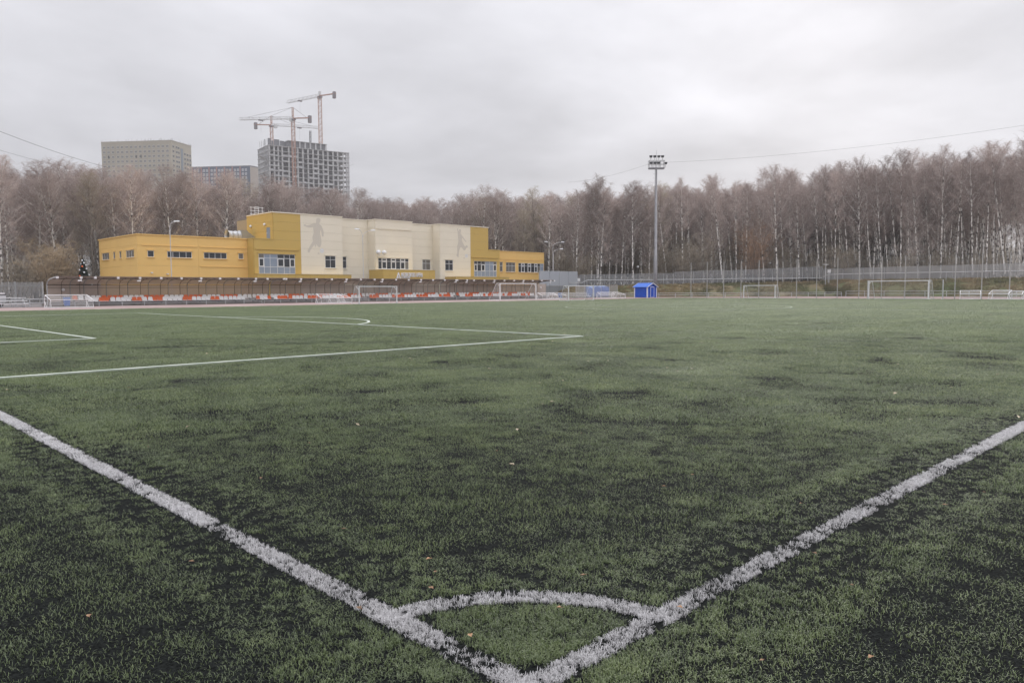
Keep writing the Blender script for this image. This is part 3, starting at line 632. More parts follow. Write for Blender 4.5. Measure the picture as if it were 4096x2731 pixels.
def crane(label, base, zj, jib_end, ctr_end, apex, mast_z0, mw=1.9, mast_m=None, jib_h=1.5):
    o = thing('tower_crane', label, 'crane', group='tower cranes on the building site'); x, y = base; mast_m = mast_m or m_cr
    b = MB(); lattice(b, (x,y,mast_z0), (x,y,zj-1.2), mw, int((zj-mast_z0)/2.0), 0.1); b.build('mast', mast_m, o)
    b = MB(); b.box(x-1.3, x+1.3, y-1.3, y+1.3, zj-1.6, zj-0.9); b.build('slewing_ring', m_cg, o)
    J = Vector((jib_end[0], jib_end[1], jib_end[2])); T0 = Vector((x, y, zj)); Ce = Vector(ctr_end)
    b = MB(); lattice(b, T0, J, jib_h, 16, 0.085, True); b.build('jib', m_cw, o)
    b = MB(); b.sqbar(T0-Vector((0,0,.4)), Ce-Vector((0,0,.4)), 1.3, 0.5); b.build('counter_jib', m_cr, o)
    b = MB(); d = (Ce-T0).normalized(); p = Ce-d*1.1; e = d.cross(Vector((0,0,1)))
    b.sqbar(tuple(p-Vector((0,0,3.4))), tuple(p+Vector((0,0,.9))), 1.6, 1.9); b.build('counterweight', m_cg, o)
    dj = (J-T0).normalized(); s = T0+dj*1.9-Vector((0,0,1.3))+Vector((0.3,-1.1,0))
    b = MB(); b.box(s.x-.9, s.x+.9, s.y-.9, s.y+.9, s.z-1.1, s.z+1.1); b.build('cab', m_cw, o)
    if apex > zj+2.5:
        b = MB(); lattice(b, (x,y,zj), (x,y,apex), 0.9, 5, 0.08); b.build('tower_head', m_cr, o)
        b = MB()
        for f in (0.45, 0.85): q_ = T0+(J-T0)*f; b.tube([(x,y,apex), (q_.x,q_.y,q_.z+.8)], 0.075, 4)
        q_ = T0+(Ce-T0)*0.72; b.tube([(x,y,apex), tuple(q_)], 0.09, 4); b.build('tie_bar', m_cg, o)
    else:
        b = MB(); b.box(x-.6, x+.6, y-.6, y+.6, zj, apex); b.build('tower_head', m_cw, o)
    q_ = T0+(J-T0)*0.6; b = MB(); b.box(q_.x-1.4, q_.x+1.4, q_.y-.5, q_.y+.5, q_.z-1.5, q_.z-.9); b.tube([(q_.x,q_.y,q_.z-1.5),(q_.x,q_.y,q_.z-9)], .04, 4); b.build('trolley', m_cg, o)
    return o
crane('red and white tower crane rising in front of the unfinished tower', (236.3,433.5), 108.2, (212.9,457.3,107.8), (244.9,426.1,108.6), 114.5, 40)
crane('lower tower crane with dark counterweight behind the unfinished tower roof', (246.3,480.9), 113.0, (269.5,460.5,111.2), (238.1,489.4,113.4), 118.5, 90, 1.7)
crane('tallest tower crane with flat top and short white jib', (267.2,453.6), 130.8, (259.8,484.0,130.6), (273.5,444.0,131.6), 133.2, 94, 2.1, jib_h=1.9)
o = thing('concrete_boom', 'upright concrete placing boom on the unfinished tower', 'machine', (0,0,0)); b = MB()
lattice(b, (259.3,453.2,98.2), (259.6,453.6,106.6), 1.0, 6, .1); b.build('boom', m_conc_d, o); MB().box(258.6,260.0,452.6,454.0,93.8,98.2).build('base', m_conc_d, o)

# ------------------------------------------------------------------ sports building
def paint(name, c, j): return mat(name, c, 0.55, tuple(v*j for v in c), 0.35, 6, spec=0.35, coords='World', lo=0.25, hi=0.8)
m_orange = paint('orange_panel', (0.82,0.53,0.18), 0.94); m_ochre = paint('ochre_panel', (0.57,0.395,0.115), 0.94); m_cream = paint('cream_panel', (0.80,0.735,0.60), 0.94)
m_joint = mat('panel_joint', (0.34,0.28,0.19), 0.9); m_white = mat('white_frame', (0.72,0.73,0.75), 0.45); m_glass = mat('window_glass', (0.022,0.025,0.03), 0.06, spec=0.6)
m_glassc = mat('curtained_glass', (0.16,0.15,0.13), 0.08, spec=0.6); m_bluepanel = mat('blue_grey_panel', (0.24,0.29,0.37), 0.4)
m_white2 = mat('white_paint', (0.80,0.79,0.79), 0.45, (0.68,0.67,0.67), 2.5); m_roof = mat('flat_roof', (0.2,0.2,0.2), 0.9)
BLD = thing('sports_building', 'yellow and cream two-storey sports hall behind the spectator stand', 'building', (71.2, 100, 0))
OX, OY = 71.2, 100.0
def bl(mb, name, m, parent=None): # build in world coordinates, parent to the building
    mb.v = [(a-OX, b_-OY, c) for a, b_, c in mb.v] if parent is None else mb.v
    return mb.build(name, m, parent or BLD)
def core(x0, x1, y0, y1, z1): bl(MB().box(x0, x1, y0, y1, 0, z1), 'wall', m_joint)
def facade(x0, x1, Y, z0, z1, m, holes=(), band=1.2, splits=(), axis='x', zs=None):
    """horizontal sandwich panels with open joints, cut round the window openings; axis 'x' faces -Y, 'y' faces -X"""
    edges = [x0, *splits, x1]
    if zs is None:
        k = max(1, round((z1-z0)/band)); zs = [z0+(z1-z0)*i/k for i in range(k+1)]
    for za, zb in zip(zs[:-1], zs[1:]):
        for xa, xb in zip(edges[:-1], edges[1:]):
            a0, a1, c0_, c1_ = xa+.007, xb-.007, za+.007, zb-.007
            hs_ = sorted([h for h in holes if h[0] < a1 and h[1] > a0 and h[2] < c1_ and h[3] > c0_]); pcs = []; x = a0
            for h in hs_:
                if h[0] > x+.01: pcs.append((x, h[0], c0_, c1_))
                if h[2] > c0_+.01: pcs.append((max(h[0], a0), min(h[1], a1), c0_, h[2]))
                if h[3] < c1_-.01: pcs.append((max(h[0], a0), min(h[1], a1), h[3], c1_))
                x = max(x, h[1])
            if x < a1-.01: pcs.append((x, a1, c0_, c1_))
            b = MB()
            for p in pcs:
                if axis == 'x': b.box(p[0], p[1], Y-.1, Y, p[2], p[3])
                else: b.box(Y-.1, Y, p[0], p[1], p[2], p[3])
            if pcs: bl(b, 'panel', m)
def coping(x0, x1, y0, y1, z, m): bl(MB().box(x0-.16, x1+.06, y0-.18, y1, z, z+.14), 'coping', m)
def window(xs, zs, Y, kinds, axis='x', sill=True, lintel=None):
    """frame bars at the given splits; kinds[row][col] (rows from the top): d dark, c curtained, b blue panel, w white inner sash"""
    f = .05; W_ = MB(); x0, x1, z1, z0 = xs[0], xs[-1], zs[0], zs[-1]
    def bx(mb, a, b_, c, d, y0, y1):
        if axis == 'x': mb.box(a-OX, b_-OX, Y+y0-OY, Y+y1-OY, c, d)
        else: mb.box(Y+y0-OX, Y+y1-OX, a-OY, b_-OY, c, d)
    for i, x in enumerate(xs):
        a = x if i == 0 else x-f/2; b_ = x+f if i == 0 else x+f/2
        if i == len(xs)-1: a, b_ = x-f, x
        bx(W_, a, b_, z0, z1, -.075, .0)
    for i, z in enumerate(zs):
        c = z-f if i == 0 else z-f/2; d = z if i == 0 else z+f/2
        if i == len(zs)-1: c, d = z, z+f
        for xa, xb in zip(xs[:-1], xs[1:]): bx(W_, xa+f*.6, xb-f*.6, c, d, -.07, -.001)
    o = W_.build('window', m_white, BLD); mid = Y if axis == 'y' else (x0+x1)/2; tm = m_orange if (mid < 47.3 or mid > 94.8) else m_ochre if (mid < 54.5 or mid > 87.7) else m_cream
    if sill: b = MB(); bx(b, x0-.08, x1+.08, z0-.09, z0-.02, -.22, -.1); b.build('sill', tm, o)
    if lintel: b = MB(); bx(b, x0-.14, x1+.14, z1+.03, z1+.16, -.19, -.1); b.build('lintel', tm, o)
    for r_, (za, zb) in enumerate(zip(zs[:-1], zs[1:])):
        for c_, (xa, xb) in enumerate(zip(xs[:-1], xs[1:])):
            k = kinds[r_][c_] if isinstance(kinds, (list, tuple)) else kinds; b = MB()
            mm = {'d': m_glass, 'c': m_glassc, 'b': m_bluepanel, 'w': m_glass}[k]
            bx(b, xa+f*.55, xb-f*.55, zb+f*.55, za-f*.55, -.045 if k != 'b' else -.06, -.02); b.build('pane', mm, o)
            if k == 'w':
                b = MB(); e = .09
                for u in ((xa+f, xa+f+e, zb+f, za-f), (xb-f-e, xb-f, zb+f, za-f), (xa+f+e, xb-f-e, za-f-e, za-f), (xa+f+e, xb-f-e, zb+f, zb+f+e)): bx(b, *u, -.09, -.046)
                b.build('sash', m_white, o)
    return (x0, x1, z0, z1)
PF, RF = 100.0, 102.0
ZL, ZH = 8.8, 12.65
# low wing beside the decorated spruce
core(32.65, 47.2, RF+.02, 117.4, ZL); core(96.0, 108.8, RF+.02, 117.4, ZL); core(47.35, 94.85, RF+.03, 117.4, ZL-.3); core(50.5, 91.85, RF+.04, 112, ZH-.4)
for a, b_, z in ((47.42, 61.5, ZL-.1), (67.75, 74.8, ZH-.1), (80.85, 94.7, ZL-.1)): core(a, b_, PF+.02, RF+.02, z)
core(50.4, 61.52, PF+.021, 108, ZH-.1); core(80.85, 91.9, PF+.021, 108, ZH-.1)
hl = [window([33.72,34.52], [6.82,6.0], RF, 'd', lintel=1), window([36.2,36.93,37.78,38.66,39.42], [6.8,5.98], RF, 'd', lintel=1),
      window([41.05,41.77,42.6,43.44,44.24], [6.8,5.98], RF, 'd', lintel=1), window([45.95,46.65], [6.8,6.02], RF, 'c', lintel=1)]
facade(32.55, 47.3, RF, 0.3, ZL, m_orange, hl, splits=(40.3,), zs=[0.3, 2.6, 4.87, 7.5, ZL]); coping(32.5, 50.3, RF-.02, 117.5, ZL, m_orange)
bl(MB().box(33.0, 40.1, RF-.17, RF-.1, 7.46, 7.56).box(40.5, 47.0, RF-.17, RF-.1, 7.46, 7.56).box(40.5, 47.0, RF-.17, RF-.1, 4.82, 4.92), 'ledge', m_orange)
XS = 32.55
hs_ = [window([103.1,104.1,105.1,106.1], [6.9,5.98], XS, 'c', 'y', lintel=1), window([108.05,108.75], [6.9,6.0], XS, 'c', 'y', lintel=1),
       window([110.55,111.25], [6.92,6.02], XS, 'c', 'y', lintel=1), window([113.1,114.1,115.1,116.1], [6.9,5.98], XS, 'c', 'y', lintel=1)]
facade(RF-.1, 117.4, XS, 0.3, ZL, m_orange, hs_, splits=(107.2, 112.3), axis='y', zs=[0.3, 2.6, 4.87, 7.5, ZL])
# ochre block
ho = [window([47.95,48.78,49.68,50.79,51.85,52.72,53.57], [6.76,6.17,4.93,3.95], PF, ['cbbddd', 'wbbwdw', 'bbbbbb'], sill=False, lintel=1)]
facade(47.32, 54.56, PF, 0.3, ZL, m_ochre, ho, zs=[0.3, 1.6, 2.8, 3.9, 5.1, 6.3, 7.5, ZL]); facade(50.3, 54.56, PF, ZL, ZH, m_ochre, zs=[ZL, 10.1, 11.4, ZH])
bl(MB().box(47.5, 54.2, PF-.22, PF-.1, 7.36, 7.5), 'ledge', m_ochre)
facade(PF, RF-.1, 47.35, 0.3, ZL, m_ochre, axis='y', zs=[0.3, 2.6, 4.87, 7.5, ZL]); bl(MB().box(47.2, 50.28, PF-.15, RF+.1, ZL, ZL+.14), 'coping', m_ochre)
facade(PF, 108.1, 50.32, ZL+.15, ZH, m_ochre, [(100.75,101.85,ZL+.15,10.62)], axis='y', zs=[ZL+.15, 10.1, 11.4, ZH])
d_ = bl(MB().box(50.21, 50.31, 100.8, 101.8, ZL+.16, 10.6), 'door', m_bluepanel); bl(MB().box(50.14, 50.21, 101.65, 101.72, 9.75, 9.9), 'door_handle', m_white, None).parent = d_
for y_ in (102.16, 106.56):
    b = MB(); b.ball((50.08-OX, y_-OY, 11.09), .2, 8); b.build('wall_lamp', m_white, BLD, smooth=True)
# cream blocks
hc = [window([58.54,59.43,60.34], [6.76,6.16,4.93], PF, 'd', lintel=1)]
facade(54.56, 61.6, PF, 0.3, ZH, m_cream, hc, 1.235); coping(50.3, 61.6, PF, 108, ZH, m_cream)
hr = [window([62.74,63.5], [6.8,6.2,4.97], RF, 'd', lintel=1)]
facade(61.6, 67.6, RF, 0.3, ZH-.05, m_cream, hr, 1.235); coping(61.7, 67.5, RF, 112, ZH-.05, m_cream)
facade(PF, RF-.1, 67.65, 0.3, ZH, m_cream, (), 1.235, axis='y')
hm = [window([68.09,68.77,69.76,70.59,71.55,72.41,73.39,74.1], [6.7,6.16,4.92], PF, ['dwdwdwd', 'dwdwdwc'], lintel=1)]
facade(67.62, 74.9, PF, 0.3, ZH, m_cream, hm, 1.235); coping(67.62, 74.9, PF, 112, ZH, m_cream); bl(MB().box(67.8, 74.7, PF-.2, PF-.1, 11.25, 11.36), 'ledge', m_cream)
hr = [window([78.5,79.27,80.22], [6.73,6.09,4.97], RF, 'c', lintel=1)]
facade(74.9, 80.8, RF, 0.3, ZH-.05, m_cream, hr, 1.235); coping(75.0, 80.7, RF, 112, ZH-.05, m_cream)
facade(PF, RF-.1, 80.78, 0.3, ZH, m_cream, (), 1.235, axis='y')
hc = [window([81.87,82.76,83.63], [6.69,6.03,4.87], PF, 'd', lintel=1)]
facade(80.75, 87.7, PF, 0.3, ZH, m_cream, hc, 1.235); coping(80.75, 92.0, PF, 108, ZH, m_cream)
ho = [window([88.52,89.34,90.26,91.19,92.34,93.23,94.04], [6.65,6.09,4.88,3.88], PF, ['dddbbc', 'wdwbbw', 'bbbbbb'], sill=False, lintel=1)]
facade(87.7, 94.8, PF, 0.3, ZL-.15, m_ochre, ho, zs=[0.3, 1.6, 2.8, 3.87, 5.1, 6.3, 7.35, ZL-.15]); facade(87.7, 92.0, PF, ZL-.15, ZH, m_ochre, zs=[ZL-.15, 10.1, 11.4, ZH])
bl(MB().box(91.9, 94.9, PF-.16, 104, ZL-.15, ZL-.02), 'coping', m_ochre); bl(MB().box(87.9, 94.5, PF-.22, PF-.1, 7.24, 7.36), 'ledge', m_ochre)
ho = [window([96.72,97.5], [6.7,5.99,4.92], RF, 'c', lintel=1), window([98.36,99.14,99.98,100.85], [6.66,6.02,4.86], RF, 'c', lintel=1),
      window([101.68,102.47,103.4,104.27,105.18,106.14,106.98,107.76,108.8], [6.62,6.08,4.83], RF, ['dwdwdwdb', 'dwdwdwcb'])]
facade(94.8, 108.9, RF, 0.3, ZL-.15, m_orange, ho, splits=(101.3,), zs=[0.3, 2.6, 4.87, 7.3, ZL-.15]); coping(94.9, 108.8, RF, 117.4, ZL-.15, m_orange)
bl(MB().box(96.8, 108.7, RF-.17, RF-.1, 7.16, 7.26), 'ledge', m_orange)
bl(MB().box(32.75, 108.6, 102.3, 117.3, ZL-.25, ZL-.1), 'roof', m_roof); bl(MB().box(50.5, 91.8, 103, 112, ZH-.35, ZH-.2), 'roof', m_roof)
# fascias of the three entrance canopies, in cladding cassettes
def fascia(x0, x1, y0, y1, z0, z1, rows, step):
    bl(MB().box(x0+.04, x1-.04, y0+.04, y1, z0+.02, z1-.02), 'canopy', m_joint); k = round((x1-x0)/step); zz = [z0+(z1-z0)*r for r in rows]
    for za, zb in zip(zz[:-1], zz[1:]):
        for i in range(k): bl(MB().box(x0+(x1-x0)*i/k+.008, x0+(x1-x0)*(i+1)/k-.008, y0, y0+.05, za+.008, zb-.008), 'panel', m_ochre)
        j = max(1, round((y1-y0)/step))
        for i in range(j): bl(MB().box(x0-.01, x0+.04, y0+.052+(y1-y0-.06)*i/j+.008, y0+.052+(y1-y0-.06)*(i+1)/j-.008, za+.008, zb-.008), 'panel', m_ochre)
    bl(MB().box(x0-.05, x1+.05, y0-.05, y1, z1, z1+.05), 'trim', m_ochre)
fascia(47.0, 62.2, 98.5, 99.85, 2.9, 3.85, (0, 1), 1.15)
fascia(66.3, 76.5, 96.0, 99.85, 2.9, 4.68, (0, 0.46, 1), 1.1)
fascia(81.8, 94.4, 97.0, 99.85, 2.9, 3.72, (0, 1), 1.15)
# flat silhouettes of two footballers
m_sil = mat('silhouette', (0.60,0.55,0.465), 0.6); m_black = mat('black', (0.02,0.02,0.02), 0.6)
P1 = [(57.16,12.05),(57.31,12.28),(57.66,12.31),(57.89,12.13),(57.84,11.84),(57.72,11.65),(57.67,11.42),(57.99,11.22),(58.27,10.73),(58.4,10.23),(58.34,9.65),(58.14,9.55),(58.03,9.83),(58.01,10.21),(57.83,10.58),(57.79,10.01),(57.9,9.38),(57.96,8.62),(57.77,8.04),(57.55,7.97),(57.3,8.15),(57.07,8.46),(57.06,8.15),(56.91,7.95),(56.81,8.33),(56.49,8.0),(56.13,7.55),(55.98,7.23),(56.07,7.14),(55.7,7.18),(55.63,7.41),(55.93,7.92),(56.29,8.49),(56.55,8.82),(56.48,9.44),(56.73,10.08),(56.61,10.89),(56.0,10.8),(55.45,10.92),(55.1,11.06),(55.15,11.22),(55.38,11.24),(55.59,11.09),(56.15,11.24),(56.79,11.53),(57.14,11.55)]
P2 = [(84.63,12.13),(84.83,12.22),(84.88,11.85),(85.02,11.67),(85.08,11.97),(85.32,12.1),(85.55,11.93),(85.5,11.59),(85.42,11.36),(85.89,10.87),(86.37,10.37),(86.76,9.94),(86.62,9.9),(86.18,10.28),(85.79,10.64),(85.68,10.19),(85.97,9.68),(86.26,9.25),(86.46,9.11),(86.7,9.37),(87.01,9.28),(87.09,9.05),(86.75,8.89),(86.45,8.51),(86.15,8.43),(85.76,8.86),(85.43,9.02),(85.13,8.54),(84.97,8.02),(84.9,7.35),(84.9,7.2),(84.57,7.31),(84.38,7.56),(84.58,7.78),(84.64,8.45),(84.59,9.11),(84.8,9.56),(84.9,10.16),(84.81,10.89),(84.76,11.48)]
for Pp, (bx_, bz_), pl in ((P1, (58.02, 7.47), 'grey silhouette of a footballer kicking'), (P2, (86.75, 7.5), 'grey silhouette of a footballer with a raised leg')):
    o = bl(MB().extrude([(x, PF-.104, z) for x, z in Pp], (0, .003, 0)), 'player_silhouette', m_sil); o['label'] = pl
    pl_ = MB().extrude([(bx_+.34*math.cos(i*math.pi/12), PF-.106, bz_+.34*math.sin(i*math.pi/12)) for i in range(24)], (0, .004, 0)); o = bl(pl_, 'football_emblem', m_white)
    for k in range(6):
        a = k*2*math.pi/5; c_ = (bx_, bz_) if k == 5 else (bx_+.25*math.cos(a+.3), bz_+.25*math.sin(a+.3)); rr = .1 if k == 5 else .075
        bl(MB().extrude([(c_[0]+rr*math.cos(i*2*math.pi/5+.4), PF-.11, c_[1]+rr*math.sin(i*2*math.pi/5+.4)) for i in range(5)], (0, .003, 0)), 'emblem_patch', m_sil).parent = o
    b = MB().box(bx_-.72-OX, bx_-.42-OX, PF-.11-OY, PF-.105-OY, bz_-.5, bz_-.34); b.build('plate', m_sil, BLD)
# raised lettering and emblem on the middle canopy
def text(body, x, z, size, sx, name, m, bold=0.012):
    cu = bpy.data.curves.new(name, 'FONT'); cu.body = body; cu.size = size; cu.extrude = 0.03; cu.bevel_depth = bold; cu.bevel_resolution = 0
    cu.materials.append(m); o = bpy.data.objects.new(name, cu); COL.objects.link(o); o.parent = BLD
    o.rotation_euler = (math.pi/2, 0, 0); o.location = (x-OX, 96.0-.04-OY, z); o.scale = (sx, 1, 1)
    dg = bpy.context.evaluated_depsgraph_get(); me = bpy.data.meshes.new_from_object(o.evaluated_get(dg)); n2_ = link(name, me, BLD, o.location)
    n2_.rotation_euler = o.rotation_euler; n2_.scale = o.scale; bpy.data.objects.remove(o)
    w_ = max(v.co.x for v in me.vertices)*n2_.scale.x
    return n2_, w_
m_letter = mat('letter_white', (0.78,0.78,0.80), 0.4)
o, w_ = text('МЕДВЕДКОВО АРЕНА', 69.66, 3.62, 0.86, 1.0, 'lettering', m_letter, 0.022); o.scale.x = 4.25/w_
o, w_ = text('СПОРТИВНЫЙ КОМПЛЕКС', 69.66, 3.37, 0.24, 1.0, 'lettering', m_letter, 0.0); o.scale.x = 1.75/w_
b = MB(); ex, ez = 69.15-OX, 3.35
for pts_ in ([(-.42,0),(-.08,.95),(0,.95),(0,.62),(-.22,0)], [(.42,0),(.08,.95),(0.02,.95),(0.02,.62),(.22,0)], [(-.14,0),(0,.34),(.14,0),(0,.12)]):
    b.extrude([(ex+x, 96.0-.07-OY, ez+z) for x, z in pts_], (0, .05, 0))
b.build('emblem', m_letter, BLD)
# small fittings
b = MB(); b.tube([(68.0-OX,-.1,6.9),(68.0-OX,-.7,7.0),(68.0-OX,-.7,7.3)], .04, 6); b.box(67.7-OX,68.9-OX,-.73,-.67,7.1,7.16); o = b.build('bracket', m_white, BLD)
for x_ in (67.75, 68.85): b = MB(); b.ball((x_-OX, -.7, 7.52), .38, 10); b.build('globe_lamp', m_white, o, smooth=True)
for x_, z_ in ((34.0,3.9),(36.0,3.75),(107.9,3.7)): bl(MB().box(x_, x_+.25, RF-.35, RF-.1, z_, z_+.12), 'camera_box', m_white2)
b = MB()
for x_ in (51.4, 52.0, 52.6, 53.2): b.tube([(x_-OX, 9, ZH), (x_-OX, 9, 14.3)], .04, 5)
for z_ in (13.2, 13.7, 14.2): b.tube([(51.2-OX, 9, z_), (53.5-OX, 9, z_)], .03, 5)
for z_ in np.arange(12.8, 14.4, .3): b.tube([(52.0-OX, 8.9, z_), (52.6-OX, 8.9, z_)], .025, 4)
b.build('roof_ladder', m_white2, BLD)
b = MB()
for x_ in (87.5, 88.8, 90.2): b.tube([(x_-OX, 9, ZH), (x_-OX, 9, 13.5)], .035, 5)
b.tube([(87.3-OX, 9, 13.45), (90.4-OX, 9, 13.45)], .03, 5).tube([(87.3-OX, 9, 13.1), (90.4-OX, 9, 13.1)], .03, 5); b.build('roof_rail', m_white2, BLD)
# axial fan with its duct on the low roof
fan = thing('roof_fan', 'grey cylindrical ventilation fan on the low flat roof', 'fan', (46.9, 106, ZL-.28))
m_gal = mat('galvanised', (0.42,0.43,0.44), 0.4, (0.5,0.51,0.52), 3, metal=0.4); m_gald = mat('duct_grey', (0.27,0.27,0.24), 0.6)
b = MB()
prof = [(-.75,.82),(-.62,.74),(-.45,.66),(-.2,.63),(-.18,.68),(-.1,.68),(-.08,.63),(.5,.63),(.52,.7),(.62,.7),(.64,.63),(1.05,.63),(1.05,.8),(1.12,.8)]
vs = [(x, r*math.cos(k*math.pi/10), 1.05+r*math.sin(k*math.pi/10)) for x, r in prof for k in range(20)]
b.add(vs, [(i*20+k, i*20+(k+1) % 20, (i+1)*20+(k+1) % 20, (i+1)*20+k) for i in range(len(prof)-1) for k in range(20)]); b.build('housing', m_gal, fan, smooth=True)
b = MB(); b.add([(-.1, .6*math.cos(k*math.pi/10), 1.05+.6*math.sin(k*math.pi/10)) for k in range(20)], [tuple(range(20))]); b.build('mesh_guard', mat('guard', (0.1,0.1,0.1), .6), fan)
b = MB(); b.add([(1.13,-.8,.3),(1.13,.8,.3),(1.13,.8,1.85),(1.13,-.8,1.85),(3.2,-.8,.3),(3.2,.8,.3),(3.2,.8,.85),(3.2,-.8,.85),(1.9,-.8,1.85),(1.9,.8,1.85)],
             [(0,3,2,1),(0,4,7,8,3),(1,2,9,6,5),(3,8,9,2),(8,7,6,9),(4,5,6,7),(0,1,5,4)]); b.build('duct', m_gald, fan)
for x_ in (-.1, .8): MB().box(x_, x_+.1, -.5, .5, 0, .5).build('stand', m_white2, fan)

# ------------------------------------------------------------------ spectator stand
m_panel = bpy.data.materials.new('polycarbonate'); m_panel.use_nodes = True; t = m_panel.node_tree; bs = t.nodes['Principled BSDF']
bs.inputs['Base Color'].default_value = (0.60,0.50,0.43,1); bs.inputs['Roughness'].default_value = 0.35; bs.inputs['Alpha'].default_value = 0.62
m_panel_r = m_panel.copy(); m_panel_r.node_tree.nodes['Principled BSDF'].inputs['Alpha'].default_value = 0.66
m_steel = mat('grey_steel', (0.30,0.29,0.28), 0.5, metal=0.2); m_steel_l = mat('light_steel', (0.52,0.52,0.53), 0.45); m_rib_d = mat('brown_rib', (0.085,0.06,0.045), 0.6)
m_plat = mat('stand_concrete', (0.17,0.155,0.145), 0.9, (0.25,0.23,0.21), 0.8, coords='World')
o = tag(MB().box(19.0, 95.4, 88.0, 91.0, 0, .18).box(19.0, 95.4, 88.85, 91.0, .18, .4).build('stand_platform', m_plat), 'low concrete platform under the rows of seats', 'platform')
prof = [(90.6,2.28),(90.42,2.52),(90.0,2.72),(89.3,2.86),(88.3,2.96),(86.55,3.08)]
def canopy(label, xs, caps=True):
    o = thing('stand_canopy', label, 'canopy', (xs[0], 90.6, 0)); ox, oy = xs[0], 90.6
    L = lambda p: (p[0]-ox, p[1]-oy, p[2])
    for i, x in enumerate(xs):
        b = MB(); b.tube([L((x,90.6,.4))]+[L((x,y,z)) for y, z in prof], .055, 6); b.build('rib', m_steel_l if (i == 0 and x < 20) else m_steel, o)
        MB().box(x-.11-ox, x+.11-ox, 86.36-oy, 86.54-oy, 2.88, 3.1).build('end_cap', m_white2, o)
        if i % 3 == 1: b = MB(); b.box(x-.3-ox, x+.05-ox, 86.4-oy, 86.6-oy, 2.62, 2.76); b.box(x-.03-ox, x+.03-ox, 86.45-oy, 86.5-oy, 2.76, 2.88); b.build('floodlamp', m_white2, o)
    for xa, xb in zip(xs[:-1], xs[1:]):
        if xb-xa < .6: continue
        MB().box(xa+.06-ox, xb-.06-ox, .02, .035, .45, 2.26).build('back_panel', m_panel, o)
        vs = []
        for y, z in prof: vs += [L((xa+.03, y+.03, z+.05)), L((xb-.03, y+.03, z+.05))]
        vs += [(a, b_, c+.015) for a, b_, c in vs]; k = len(prof)*2
        fs = [(2*i, 2*i+2, 2*i+3, 2*i+1) for i in range(len(prof)-1)]+[(k+2*i, k+2*i+1, k+2*i+3, k+2*i+2) for i in range(len(prof)-1)]
        MB().add(vs, fs).build('roof_panel', m_panel_r, o)
        xm = (xa+xb)/2+.25
        b = MB(); b.tube([L((xm,90.57,.45))]+[L((xm,y-.02,z+.01)) for y, z in prof[:-1]], .025, 5); b.build('thin_rib', m_rib_d, o)
    b = MB(); x0, x1 = xs[0]-ox, xs[-1]-ox
    for y, z, r in ((90.55,2.25,.04),(88.5,2.9,.04),(86.6,3.02,.05),(90.55,1.95,.02)): b.tube([(x0, y-oy, z), (x1, y-oy, z)], r, 5)
    b.build('purlin', m_rib_d, o); return o
canopy('long curved canopy over the seats nearest the decorated spruce', [19.5,21.7,23.05]+[25.3+2.235*i for i in range(8)]+[42.45,44.65])
canopy('middle curved canopy section in front of the cream facade', [44.95]+[47.0+2.24*i for i in range(6)]+[59.5]+[61.8+2.22*i for i in range(6)])
canopy('curved canopy section nearest the blue shed', [73.15,75.1]+[76.5+2.19*i for i in range(9)]+[95.0])
o = [c for c in COL.objects if c.name.startswith('stand_canopy')][-1]
MB().box(95.06-73.15, 97.3-73.15, .02, .035, .45, 2.5).build('back_panel', m_panel, o); MB().box(97.3-73.15, 97.4-73.15, -.03, .07, 0, 2.55).build('rib', m_steel, o)
# speaker cones / wall fittings under the canopy
for x_, z_, l_ in ((21.0,1.75,'round white wall lamp under the canopy end near the spruce'),(95.9,1.85,'round white wall lamp under the canopy end near the grey enclosure')):
    o = tag(MB().lathe([(.02,-.05),(.16,-.04),(.16,.02),(.02,.04)], 12).build('wall_lamp', m_white2, None, loc=(x_, 90.5, z_)), l_, 'lamp'); o.rotation_euler = (math.pi/2, 0, 0)
# seats
def seat_mesh(m):
    b = MB(); w = .22
    def shell(pr, th):
        vs = []
        for y, z, ww in pr: vs += [(-ww, y, z), (ww, y, z)]
        k = len(vs); vs += [(x*0.97, y+th, z-th*.6) for x, y, z in vs]; n_ = len(pr)
        fs = [(2*i, 2*i+1, 2*i+3, 2*i+2) for i in range(n_-1)]+[(k+2*i, k+2*i+2, k+2*i+3, k+2*i+1) for i in range(n_-1)]
        fs += [(2*i, 2*i+2, k+2*i+2, k+2*i) for i in range(n_-1)]+[(2*i+1, k+2*i+1, k+2*i+3, 2*i+3) for i in range(n_-1)]+[(0, k, k+1, 1), (2*n_-2, 2*n_-1, k+2*n_-1, k+2*n_-2)]
        b.add(vs, fs)
    shell([(-.22,-.03,.18),(-.2,.02,.235),(-.05,.005,.245),(.12,.02,.245),(.19,.09,.245),(.22,.2,.245),(.24,.34,.24),(.25,.41,.21),(.255,.45,.15)], .02)
    return b.mesh('stadium_seat', m)
m_sw = mat('seat_white', (0.92,0.91,0.90), 0.4); m_so = mat('seat_orange', (0.80,0.155,0.03), 0.4)
me_w, me_o = seat_mesh(m_sw), seat_mesh(m_so)
